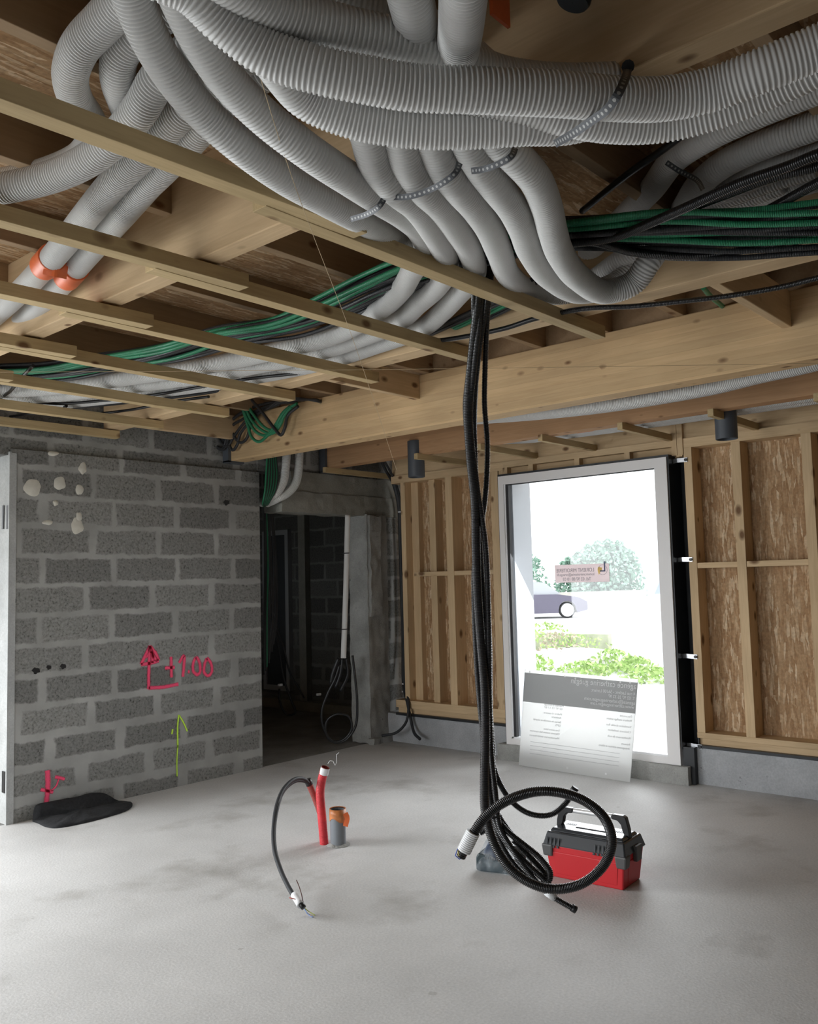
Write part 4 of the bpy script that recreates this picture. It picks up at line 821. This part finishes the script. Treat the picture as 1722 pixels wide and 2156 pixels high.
# cable
cb0 = PV(648, 1645, b0, .03); e0 = PZ(.012, 655, 1929)
def mixd(f): return cb0.lerp(e0, f)
def PM(x, y, f): # depth between the two ends
    da = (cb0-EYEP).dot(FW); db = (e0-EYEP).dot(FW); return PD(da+(db-da)*f, x, y)
for k_, off in enumerate((0, 5)):
    ck = thing('floor_cable', tuple(e0), ('dark cable arching from the red conduit to the floor, outer one', 'dark cable arching from the red conduit to the floor, inner one')[k_], 'cable')
    P = [PM(655, 1655, 0)+FW*.02*k_, PM(640, 1641+off*.8, .04), PM(620, 1641+off, .12), PM(598, 1660+off, .22), PM(583+off*.6, 1695, .34), PM(576+off*.4, 1745, .48), PM(578+off*.4, 1790, .6), PM(590+off*.3, 1830, .72), PM(606+off*.2, 1865, .84), PM(622, 1893, .94)]
    tube('cable_sheath', P, .0115 if k_ == 0 else .0085, CABLE, ck, seg=12, step=.01)
    if k_ == 0:
        tube('white_tape', [PM(619, 1884, .93), PM(626, 1895, .96), PM(633, 1906, .99)], .0165, WTAPE, ck, seg=14)
        tube('black_tape', [PM(632, 1902, .985), PM(640, 1912, .995)], .0125, BLACK, ck, seg=12, curve=False)
        for i_, (pts, c_) in enumerate((([(640, 1910), (634, 1880), (628, 1862), (624, 1853)], (.13, .05, .04)), ([(640, 1912), (646, 1922), (656, 1929)], (.55, .25, .05)), ([(641, 1912), (650, 1919), (663, 1927)], (.45, .5, .12)), ([(640, 1912), (648, 1925), (659, 1931)], (.15, .25, .5)), ([(621, 1893), (615, 1891), (609, 1890)], (.5, .1, .08)))):
            P = [PZ(max(.006, .03+(1912-y)*.0025), x, y) for x, y in pts]
            tube('bare_wire', P, .0022, plain('wire_end_colour', c_, .45), ck, seg=6)

# black mat
M_ = [(57, 1722), (75, 1697), (110, 1688), (160, 1678), (205, 1668), (230, 1675), (250, 1688), (278, 1690), (268, 1703), (240, 1713), (180, 1729), (120, 1740), (98, 1738), (80, 1730)]
edge_ = [PY(5.725, x, y) if 0 < k < 7 else PZ(.012, x, y) for k, (x, y) in enumerate(M_)]
for p_ in edge_: p_.z = max(p_.z, .012); p_.y = min(p_.y, 5.725)
cm = sum(edge_, Vector())/len(edge_)
E2 = [Vector(q) for q in spline(edge_+[edge_[0]], 5)[:-1]]
V, Fs = [], []; rings = 6; n_e = len(E2)
for ri in range(rings+1):
    f_ = 1-ri/rings
    for q in E2:
        p_ = cm.lerp(q, max(f_, .02)); up_ = p_.z+(.018*noise.noise(p_*9)+.012*noise.noise(p_*25))*(1 if f_ < .99 else .3)
        V.append(Vector((p_.x, p_.y, max(.010, up_))))
for q in E2: V.append(Vector((q.x, q.y, max(0, q.z-.014))))
for ri in range(rings):
    for i in range(n_e): Fs.append((ri*n_e+i, ri*n_e+(i+1) % n_e, (ri+1)*n_e+(i+1) % n_e, (ri+1)*n_e+i))
Fs.append(tuple(rings*n_e+i for i in range(n_e)))
Fs += [(i, (i+1) % n_e, (rings+1)*n_e+(i+1) % n_e, (rings+1)*n_e+i) for i in range(n_e)]
mesh('rubber_mat', V, Fs, plain('black_foam', (.010, .0105, .012), .9, var=.5, vs=60, bmp=.5), None, True, label='black foam mat lying crumpled at the foot of the block wall', cat='mat')

# ---- toolbox
A_, B_, C2_ = PZ(0, 1160, 1845), PZ(0, 1312, 1876), PZ(0, 1358, 1852)
xa = (A_-B_).normalized(); up3 = ZUP; xb = Vector((-xa.y, xa.x, 0)); xb = xb if xb.dot(C2_-B_) > 0 else -xb
Lb, Wb = (A_-B_).length, (C2_-B_).dot(xb); O_ = (A_+B_)/2+xb*Wb/2
tbx = thing('toolbox', tuple(O_), 'red toolbox with dark lid and silver bar handle standing on the floor', 'toolbox')
def TB(x, y, z): return O_+xa*x+xb*y+ZUP*z
REDB = plain('red_plastic', (0.56, 0.022, 0.028), .42); LID = plain('anthracite_plastic', (0.032, 0.037, 0.043), .24, spec=.8); LATCH = plain('grey_plastic', (.085, .085, .085), .5)
def frust(name, l0, w0, z0, l1, w1, z1, m, bev=.006, cx=0, cyy=0, parent=tbx, **k):
    V = [TB(cx+sx_*l/2, cyy+sy_*w_/2, z) for (l, w_, z) in ((l0, w0, z0), (l1, w1, z1)) for sx_, sy_ in ((-1, -1), (1, -1), (1, 1), (-1, 1))]
    return mesh(name, V, [(0, 1, 2, 3), (4, 5, 6, 7), (0, 1, 5, 4), (1, 2, 6, 5), (2, 3, 7, 6), (3, 0, 4, 7)], m, parent, bevel=bev, **k)
Lt, Wt = Lb*1.10, Wb*1.16
body_ = frust('box_body', Lb, Wb, .0, Lt, Wt, .165, REDB, .008)
frust('body_panel_rib', Lb*.86, Wb+.006, .02, Lt*.84, Wt*.975+.006, .13, REDB, .003, parent=body_)
frust('body_panel_rib', Lb+.008, Wb*.52, .02, Lt*.975+.008, Wt*.5, .13, REDB, .003, parent=body_)
lid_ = frust('lid', Lt+.018, Wt+.018, .160, Lt-.012, Wt-.03, .222, LID, .006)
frust('lid_top', Lt-.03, Wt-.06, .222, Lt-.05, Wt-.085, .236, LID, .004, parent=lid_)
frust('lid_recess_rim', Lt*.42, .05, .234, Lt*.40, .042, .240, LID, .002, parent=lid_)
for i_ in range(8):
    cx = (-.34+.68*(i_//4)+.055*(i_ % 4))*Lt*.9
    frust('lid_rib', .005, .012, .162, .005, .004, .20, LID, .0008, cx=cx, cyy=-(Wt/2)-.004, parent=lid_)
    frust('body_notch', .014, .006, .150, .006, .004, .166, LID, .0008, cx=cx+.01, cyy=-(Wt/2)-.003, parent=body_)
for sx_ in (-1, 1):
    frust('corner_latch', .05, .05, .105, .062, .062, .165, LATCH, .008, cx=sx_*(Lt/2-.016), cyy=-(Wt/2-.018), parent=body_)
    frust('side_latch', .02, .06, .115, .026, .07, .19, LATCH, .004, cx=sx_*(Lt/2+.008), cyy=.02)
# handle: two arms and a bar
for sx_ in (-1, 1):
    X_ = sx_*(Lt/2-.035); y_ = 0
    poly = [(X_-.0*sx_, .222), (X_+.022*sx_, .222), (X_+.018*sx_, .262), (X_+.004*sx_, .318), (X_-.012*sx_, .326), (X_-.068*sx_, .326), (X_-.075*sx_, .316), (X_-.068*sx_, .302), (X_-.04*sx_, .298), (X_-.022*sx_, .280), (X_-.016*sx_, .250)]
    prism('handle_arm', [TB(a, -.016, b) for a, b in poly], xb*.032, BLACK, tbx, .004)
tube('handle_bar', [TB(-(Lt/2-.09), 0, .313), TB(Lt/2-.09, 0, .313)], .0125, plain('brushed_aluminium', (.85, .85, .86), .35, .4), tbx, seg=16, curve=False)
for sx_ in (-1, 1):
    for i_ in range(5): frust('lid_vent', .006, .024, .2355, .006, .024, .2375, BLACK, .0005, cx=sx_*Lt*.30+i_*.011-.02, cyy=.02, parent=lid_)

# ---- power tool in its clear bag
D0 = PZ(0, 1000, 1836); D1 = PZ(0, 1104, 1848)
da_ = (D1-D0).normalized(); db_ = Vector((-da_.y, da_.x, 0)); db_ = db_ if db_.dot(FW) > 0 else -db_
Od = (D0+D1)/2+db_*.07; Ld = (D1-D0).length
def TD(x, y, z): return Od+da_*x+db_*y+ZUP*z
tool = thing('power_tool', tuple(Od), 'dark teal power tool wrapped in a clear plastic bag behind the hanging conduits', 'power tool')
TEAL = plain('dark_teal_plastic', (.03, .05, .058), .35, var=.3, vs=40); NAVY = plain('navy_plastic', (.012, .03, .075), .3)
def pd(name, poly, y0, y1, m, bev=.008, parent=tool, **k): return prism(name, [TD(a, y0, b) for a, b in poly], db_*(y1-y0), m, parent, bev, **k)
h_ = Ld/2
pd('base_housing', [(-h_, .006), (-h_+.02, .0), (h_*.55, .0), (h_*.9, .01), (h_*.9, .045), (h_*.2, .058), (-h_*.2, .062), (-h_*.45, .085), (-h_*.9, .09), (-h_, .07)], -.055, .055, TEAL)
pd('motor_body', [(-h_*.75, .085), (-h_*.2, .06), (h_*.2, .06), (h_*.1, .12), (-h_*.05, .165), (-h_*.25, .172), (-h_*.55, .14)], -.036, .036, NAVY)
pd('grip', [(h_*.02, .125), (h_*.05, .145), (h_*.65, .128), (h_*.95, .085), (h_*.9, .06), (h_*.7, .06), (h_*.55, .105), (h_*.1, .12)], -.018, .018, BLACK)
pd('front_guard', [(h_*.35, .0), (h_*1.12, .0), (h_*1.12, .055), (h_*.95, .075), (h_*.45, .07)], -.04, .03, BLACK, .006)
for i_ in range(6): pd('vent_slot', [(-h_*.62+i_*.012, .066), (-h_*.62+i_*.012+.005, .066), (-h_*.62+i_*.012+.005, .078), (-h_*.62+i_*.012, .078)], -.0565, -.054, LATCH, 0)
BAG, n_, b_ = nt('clear_plastic_bag')
tr_ = N(n_, 'BsdfTransparent'); tr_.inputs[0].default_value = (.93, .95, .97, 1); gl_ = N(n_, 'BsdfPrincipled'); gl_.inputs['Base Color'].default_value = (.75, .8, .85, 1); gl_.inputs['Roughness'].default_value = .12
nz_ = N(n_, 'TexNoise'); nz_.inputs['Scale'].default_value = 14; nz_.inputs['Detail'].default_value = 4; tc_ = N(n_, 'TexCoord'); L(n_, tc_.outputs['Object'], nz_.inputs['Vector'])
rr__ = ramp(n_, [(.45, .04), (.70, .25)], nz_.outputs[0]); mx_ = N(n_, 'MixShader'); L(n_, rr__.outputs[0], mx_.inputs[0]); L(n_, tr_.outputs[0], mx_.inputs[1]); L(n_, gl_.outputs[0], mx_.inputs[2]); L(n_, mx_.outputs[0], n_.nodes['Material Output'].inputs[0])
bump(n_, gl_, nz_.outputs[0], .8, .02)
V, Fs = [], []; nu, nv = 28, 12
for i in range(nu):
    a = 2*math.pi*i/nu
    for j in range(nv):
        f_ = j/(nv-1); hh = .165*f_; wd = (1-f_**1.5*.74)
        p_ = TD(math.copysign(abs(math.cos(a))**.6, math.cos(a))*(h_*1.05)*wd-.035*f_, math.copysign(abs(math.sin(a))**.6, math.sin(a))*.078*wd, .004+hh)
        V.append(wob(p_, .010 if j else .002, 16))
for i in range(nu):
    for j in range(nv-1): Fs.append((i*nv+j, ((i+1) % nu)*nv+j, ((i+1) % nu)*nv+j+1, i*nv+j+1))
Fs.append(tuple(i*nv+nv-1 for i in range(nu)))
mesh('plastic_bag', V, Fs, BAG, tool, True)

# ---- leaning sign board
b1, b2 = PZ(.004, 1092, 1611), PZ(.004, 1326, 1647)
t1, t2 = PX(6.062, 1105, 1409), PX(6.062, 1343, 1430)
ex = (b1-b2).normalized(); tt2 = b2+(t1-b1) if False else t2
bd = thing('sign_board', tuple((b1+b2)/2), 'translucent white construction sign board leaning against the window, lettering seen from behind', 'sign')
nb = (b2-b1).cross(t1-b1).normalized(); nb = nb if nb.dot(FW) > 0 else -nb
def BP(u, v, o=0): return (b1.lerp(b2, u)).lerp(t1.lerp(t2, u), v)+nb*o
BOARDW = translucent('translucent_white_board', (.80, .80, .79), (.88, .88, .87), .62); BOARDG = translucent('translucent_grey_print', (.42, .42, .42), (.58, .58, .58), .7)
def slab(name, u0, u1, v0, v1, o0, o1, m, **k):
    V = [BP(u, v, o) for o in (o0, o1) for u, v in ((u0, v0), (u1, v0), (u1, v1), (u0, v1))]
    return mesh(name, V, [(0, 1, 2, 3), (4, 5, 6, 7), (0, 1, 5, 4), (1, 2, 6, 5), (2, 3, 7, 6), (3, 0, 4, 7)], m, bd, **k)
slab('panel', 0, 1, 0, 1, 0, .006, BOARDW)
slab('printed_band', .0, 1, .66, .965, -.0012, -.0002, BOARDG, label='dark grey band')
TXW = translucent('pale_lettering', (1, 1, 1), (1, 1, 1), .5); TXG = translucent('faint_grey_lettering', (.55, .55, .55), (.6, .6, .6), .6)
ux = (BP(0, .5)-BP(1, .5)).normalized(); uy = (BP(.5, 1)-BP(.5, 0)).normalized()
def btext(s, size, u, v, m, width):
    x_ = (BP(0, v)-BP(1, v)).normalized(); return text('lettering', s, size, BP(u, v+.015, -.004), x_, uy, m, bd, 'LEFT', .0004, width)
Wd = (b1-b2).length
btext('agence catherine guégan', .062, .995, .885, TXW, Wd*.56)
btext('4 rue Leclerc - 56100 Lorient', .036, .99, .82, TXW, Wd*.37)
btext('T. 02 97 35 32 97', .034, .99, .775, TXW, Wd*.22)
btext('agence@catherineguegan.com', .036, .995, .73, TXW, Wd*.43)
btext('www.catherineguegan.com', .034, .99, .69, TXW, Wd*.37)
for (s_, u_, v_, w_) in (('Maîtrise d ouvrage', .39, .63, .18), ('02 97 12 17 87', .38, .60, .17), ('Maître d oeuvre', .38, .545, .17), ('Architecte', .375, .51, .09), ('Bureau de contrôle et sécurité', .375, .465, .26), ('SPS', .375, .43, .05), ('Gros oeuvre béton', .37, .38, .15), ('Charpente ossature bois couverture', .37, .345, .28), ('Menuiseries extérieures', .37, .30, .28), ('Électricité', .98, .60, .10), ('Plomberie chauffage sanitaire', .98, .56, .21), ('Ventilation double flux', .98, .50, .21), ('Cloisons isolation', .98, .45, .19), ('Revêtement de sols', .98, .39, .19), ('Peinture', .98, .33, .07), ('Aménagements extérieurs et clôtures', .98, .29, .26)):
    btext(s_, .022, u_, v_, TXG, Wd*w_)
for v_ in (.255, .215, .175, .135): slab('text_rule', .1, .9, v_, v_+.0035, -.0012, -.0002, TXG)
HOLE = plain('pale_hole_rim', (.9, .9, .9), .5)
for u_, v_ in ((.46, .045), (.80, .045), (.05, .975), (.38, .965), (.475, .95), (.86, .955), (.94, .96)):
    c_ = BP(u_, v_, -.002); lathe('fixing_hole', [(.0001, 0), (.008, 0), (.008, .001)], c_, HOLE, bd, 12, tuple(-nb))

# ---- sticker on the glass
sk = [PX(XF+.043, *q) for q in ((1168, 1190), (1282, 1188), (1284, 1227), (1170, 1227))]
zt, zb = sk[0].z, sk[3].z; yl, yr = sk[0].y, sk[1].y
sticker = thing('window_sticker', (XF+.043, (yl+yr)/2, zb), 'glazier\'s sticker on the window pane, lettering seen from behind', 'sticker')
box('paper', XF+.042, XF+.044, yr, yl, zb, zt, translucent('translucent_pale_paper', (.75, .68, .68), (.60, .54, .54), .6), sticker)
SG = plain('sticker_grey_print', (.22, .22, .24), .6); SY = translucent('sticker_yellow_print', (.85, .68, .2), (.8, .62, .2), .6); SB = plain('sticker_navy_print', (.10, .12, .22), .6)
sw, sh = yl-yr, zt-zb
def stx(s, size, fy, fz, width, m=SG): text('lettering', s, size, (XF+.0412, yr+sw*fy, zb+sh*fz), (0, 1, 0), (0, 0, 1), m, sticker, 'LEFT', .0003, width)
stx('LORIENT MIROITERIE', .042, .265, .58, sw*.70)
stx('lorient.miroiterie@orange.fr', .030, .265, .37, sw*.70)
stx('Tél. 02 97 88 10 03', .036, .33, .10, sw*.52)
text('logo_letter', 'L', .115, (XF+.0412, yr+sw*.05, zb+sh*.56), (0, 1, 0), (0, 0, 1), SB, sticker, 'LEFT', .0003)
ring = [Vector((XF+.0412, yr+sw*.115+.040*math.cos(a), zb+sh*.66+.040*math.sin(a))) for a in [2*math.pi*i/24 for i in range(22)]]
tube('logo_ring', ring, .0011, SG, sticker, seg=6)
mesh('logo_shape', [(XF+.0412, yr+sw*q, zb+sh*w_) for q, w_ in ((.13, .62), (.12, .80), (.15, .78), (.165, .83), (.20, .80), (.205, .62), (.185, .38), (.165, .50))], [tuple(range(8))], SY, sticker)

# ================================================================== MARKS ON THE BLOCK WALL
def stroke(name, pts, wd, m, label=None):
    P = [PY(YW-.003, x, y) for x, y in pts]
    return ribbon(name, P, lambda p: Vector((0, -1, 0)), wd, m, wl, .0004, curve=len(pts) > 2, step=.008, label=label)
def z2(zx, zy): return (270+zx/6.533, 1330+zy/6.533)
WD = .034
def zs(pts, m=PAINTP, wd=WD, lab='pink spray paint stroke'): stroke('spray_stroke', [z2(*q) for q in pts], wd, m, lab)
zs([(298, 190), (285, 480), (280, 790)]); zs([(280, 775), (480, 762), (690, 722)])
zs([(298, 200), (240, 320), (175, 450)]); zs([(300, 200), (380, 300), (420, 395)]); zs([(175, 450), (300, 435), (420, 400)]); zs([(300, 215), (340, 330), (400, 400)]); zs([(240, 350), (330, 280), (330, 430)])
zs([(590, 345), (595, 630)], lab='pink plus sign stroke'); zs([(505, 500), (640, 492)], lab='pink plus sign stroke')
zs([(700, 430), (765, 330), (765, 480), (750, 620)], lab='pink figure one'); zs([(820, 550), (845, 552)], lab='pink decimal point')
zs([(930, 350), (895, 430), (895, 540), (945, 590), (985, 560), (985, 450), (955, 370), (930, 350)], lab='pink figure zero'); zs([(1080, 365), (1050, 450), (1045, 560), (1100, 605), (1145, 560), (1140, 440), (1100, 380), (1080, 365)], lab='pink figure zero')
lg = 'lime spray paint stroke'
zs([(695, 1145), (680, 1300), (682, 1600)], PAINTL, .020, lg); zs([(682, 1560), (670, 1780), (672, 1990)], PAINTL, .015, lg); zs([(700, 1150), (760, 1250), (812, 1370)], PAINTL, .018, lg); zs([(612, 1340), (600, 1410)], PAINTL, .022, lg)
for pts, wd_ in (([(100, 1622), (101, 1650), (100, 1672), (96, 1698)], .045), ([(86, 1662), (112, 1668)], .03), ([(116, 1636), (128, 1638), (136, 1641)], .028), ([(124, 1640), (118, 1655), (108, 1665)], .015)): stroke('spray_stroke', pts, wd_, PAINTP, 'pink spray paint stroke above the mat')
# filler blobs
def blob(cx, cy_, rx, ry, seed, lab='cream filler patch'):
    V = []; n = 22
    c = PY(YW-.008, cx, cy_)
    for i in range(n):
        a = 2*math.pi*i/n; q = 1+.28*noise.noise(Vector((math.cos(a)*1.3+seed, math.sin(a)*1.3, seed)))
        V.append(PY(YW-.001, cx+rx*q*math.cos(a), cy_+ry*q*math.sin(a)))
    for i in range(n): V.append(c.lerp(V[i], .6)+Vector((0, -.003, 0)))
    V.append(c)
    Fs = [(i, (i+1) % n, n+(i+1) % n, n+i) for i in range(n)]+[(n+i, n+(i+1) % n, 2*n) for i in range(n)]
    mesh('filler_patch', V, Fs, CREAM, wl, True)
for i, q in enumerate(((69, 1026, 19, 17), (126, 1018, 13, 14), (174, 986, 9, 12), (168, 1031, 8, 11), (112, 955, 11, 5), (100, 1100, 12, 5), (166, 1088, 6, 10), (162, 1107, 13, 17), (117, 1059, 6, 6))): blob(*q, i*3.1)
def hole(x, y, rx, ry):
    V = [PY(YW-.0015, x+rx*(1+.25*math.sin(i*2.3))*math.cos(i*.524), y+ry*(1+.25*math.cos(i*1.7))*math.sin(i*.524)) for i in range(12)]
    mesh('wall_hole', V, [tuple(range(12))], BLACK, wl)
for q in ((477, 1058, 6, 6), (76, 1412, 8, 7), (103, 1405, 5, 5), (133, 1403, 6, 6), (30, 1265, 4, 7)): hole(*q)

for a, b, c_, d in ((5, 9, 1064, 1114), (14, 18, 1064, 1114), (5, 12, 1625, 1668)):
    q0, q1 = PX(2.603, b, c_), PX(2.603, a, d); box('reveal_slot', 2.598, 2.6045, min(q0.y, q1.y), max(q0.y, q1.y), q1.z, q0.z, BLACK, wl)

# ================================================================== OUTSIDE
GRV = plain('pale_gravel', (.62, .62, .60), .9, var=.06, vs=3)
box('ground', 6.56, 160, -90, 120, -.5, -.1, GRV, label='pale gravel yard outside the window', cat='ground', kind='structure')
box('ground', -60, -3.42, -60, 60, -.5, -.1, GRV, kind='structure'); box('ground', -3.42, 3.1, 6.05, 60, -.5, -.1, GRV, kind='structure')
rg = random.Random(11)
LEAF1 = plain('hazed_bright_leaves', (.42, .60, .20), .7, var=.35, vs=6); LEAF2 = plain('hazed_blue_green_leaves', (.26, .40, .32), .7, var=.35, vs=3); TWIG = plain('dry_twigs', (.5, .45, .34), .8, var=.3)  # leaf colours lightened so that glare haze is painted into them
def shrub(c, rx, ry, h, n, size, mat, name, label, group=None, cat='shrub'):
    V, Fs = [], []
    for i in range(n):
        a = rg.uniform(0, 2*math.pi); q = rg.random()**.5; zf = rg.random()
        wd = (1-zf**2)**.5
        p_ = Vector((c[0]+rx*q*wd*math.cos(a), c[1]+ry*q*wd*math.sin(a), c[2]+h*zf))
        d1 = Vector((rg.gauss(0, 1), rg.gauss(0, 1), rg.gauss(0, 1))).normalized()*size; d2 = d1.cross(Vector((rg.gauss(0, 1), rg.gauss(0, 1), rg.gauss(0, 1)))).normalized()*size*.5
        o = len(V); V += [p_-d1, p_+d2, p_+d1, p_-d2]; Fs.append((o, o+1, o+2, o+3))
    return mesh(name, V, Fs, mat, None, label=label, cat=cat, group=group)
def gz(x, y, z=-.1): return PZ(z, x, y)
for i, (x, y, rx, h, m, lab) in enumerate(((1125, 1425, .45, .35, LEAF1, 'low bright green shrub outside, at the left behind the sign board'), (1170, 1395, .9, .55, TWIG, 'tangle of dry brown stems outside the window'), (1150, 1370, .8, .6, LEAF1, 'pale green shrub outside behind the dry stems'), (1215, 1372, .8, .35, LEAF1, 'flat green plant outside at the foot of the low wall'), (1290, 1412, .5, .35, LEAF1, 'bright green clump outside above the right half of the sign board'), (1335, 1418, .45, .28, LEAF1, 'rightmost bright green clump beside the sign board top'), (1375, 1436, .5, .22, LEAF1, 'low green ground plants outside near the right window frame'), (1230, 1420, .5, .2, LEAF1, 'small green tuft outside above the middle of the sign board'))):
    p_ = gz(x, y); shrub((p_.x, p_.y, -.1), rx, rx, h, 260 if m is not TWIG else 200, .05, m, 'garden_shrub', lab)
p_ = gz(1190, 1405); lathe('earth_mound', [(1.6, 0), (1.2, .16), (.6, .26), (.05, .3)], (p_.x+.6, p_.y+.3, -.11), plain('pale_soil', (.5, .48, .44), .95, var=.15), label='pale earth mound outside the window', cat='mound')
a_, b_2 = gz(1100, 1368), gz(1282, 1372)
dv = (b_2-a_).normalized(); nv_ = Vector((-dv.y, dv.x, 0))
prism('low_wall', [a_-dv*3, b_2, b_2+ZUP*.36, a_-dv*3+ZUP*.36], nv_*.2, plain('mossy_render', (.42, .44, .32), .9, var=.25, vs=4), label='low mossy garden wall outside the window', cat='wall')
# hedge, far wall, gate, neighbour
h1, h2 = gz(1200, 1278), gz(1352, 1272)
hv = (h2-h1).normalized(); L_h = (h2-h1).length
hn = 7
for i in range(hn):
    c_ = h1.lerp(h2, (i+.5)/hn)+FW*1.5; shrub((c_.x, c_.y, -.1), L_h/hn*.9, 1.0, (2.6, 2.9, 3.3, 3.5, 3.6, 3.5, 3.0)[i], 700, .16, LEAF2, 'hedge_bush', 'dark green hedge bush behind the far wall outside', 'bushes of the far hedge', 'hedge')
c_ = gz(1150, 1276)+FW*6
for i in range(4): shrub((c_.x-hv.x*i*1.8, c_.y-hv.y*i*1.8, -.1), 1.6, 1.2, 3.0, 500, .16, LEAF2, 'hedge_bush', 'pale distant bush above the parked car', 'bushes above the parked car', 'hedge')
prism('far_wall', [h1-hv*8, h2+hv*.3, h2+hv*.3+ZUP*.75, h1-hv*8+ZUP*.75], FW*.25, plain('beige_render', (.50, .47, .43), .9, var=.1), label='low beige boundary wall under the hedge', cat='wall')
g1, g2 = gz(1357, 1262), gz(1420, 1258)
gt = thing('yard_gate', tuple(g1), 'grey blue boarded gate seen at the right of the window pane', 'gate')
prism('gate_panel', [g1+ZUP*.3, g2+ZUP*.3, g2+ZUP*1.7, g1+ZUP*1.7], FW*.08, plain('hazed_grey_blue_paint', (.34, .39, .47), .6), gt)  # panel colour paled with the same painted glare haze
prism('gate_post', [g1, g1+hv*.25, g1+hv*.25+ZUP*1.9, g1+ZUP*1.9], FW*.2, bpy.data.materials['hazed_grey_blue_paint'], gt)
FH = Vector((FW.x, FW.y, 0)); n1, n2 = g1+FH*12, g2+FH*12
nh = thing('neighbour_house', tuple(n1), 'pale neighbouring house with slate roof far beyond the gate', 'building')
prism('house_wall', [n1-hv*1, n2+hv*6, n2+hv*6+ZUP*2.6, n1-hv*1+ZUP*2.6], FW*6, plain('white_render', (.72, .72, .72), .9), nh)
prism('roof', [n1-hv*1.5+ZUP*2.6, n2+hv*6.5+ZUP*2.6, n2+hv*6.5+ZUP*3.7, n1-hv*1.5+ZUP*3.7], FW*3, plain('slate', (.35, .38, .42), .7), nh)
# car
cr0 = PZ(-.1, 1238, 1300); cdir = (PZ(-.1, 1105, 1304)-cr0); cdir.z = 0; cdir.normalize(); cn_ = Vector((-cdir.y, cdir.x, 0)); cn_ = cn_ if cn_.dot(FW) > 0 else -cn_
car = thing('car', tuple(cr0), 'dark blue car parked outside, seen through the window', 'car')
sc_ = 1.0
def CP(u, z, o=0): return cr0+cdir*u+ZUP*z+cn_*o
body = [(0, .35), (0, .62), (.35, .80), (1.15, .92), (3.9, .95), (4.25, .85), (4.3, .35)]
wheel = [(.42+.36*math.cos(a)+.35, .32+.36*math.sin(a)) for a in [math.pi*i/8 for i in range(9)]]
lower = [(4.3, .2), (3.85, .2)]+[(3.5+.35*math.cos(a), .32+.35*math.sin(a)) for a in [math.pi*i/6 for i in range(0, 7)]]+[(3.1, .2), (1.15, .2)]+[(.8+.35*math.cos(a), .32+.35*math.sin(a)) for a in [math.pi*i/6 for i in range(0, 7)]]+[(.4, .2), (0, .3)]
prism('car_body', [CP(u, z) for u, z in body+lower], cn_*1.7, plain('dark_blue_car_paint', (.13, .12, .17), .3), car)
prism('cabin', [CP(u, z, .12) for u, z in ((1.0, .92), (1.65, 1.38), (2.2, 1.45), (3.3, 1.42), (4.0, .94))], cn_*1.45, plain('car_glass_reflecting', (.45, .47, .5), .15, spec=.8), car)
for u in (.8, 3.5):
    w0 = lathe('wheel', [(.001, 0), (.20, 0), (.21, .02), (.30, .02), (.31, 0), (.31, .2), (.001, .2)], CP(u, .31, .02), RUBBER, car, 24, tuple(cn_))
    lathe('hubcap', [(.001, -.01), (.25, -.01), (.26, .01)], CP(u, .31, .015), plain('pale_hubcap', (.75, .75, .76), .3), w0 if False else car, 20, tuple(cn_))

for o in bpy.data.objects:
    if 'wl' in o: del o['wl']
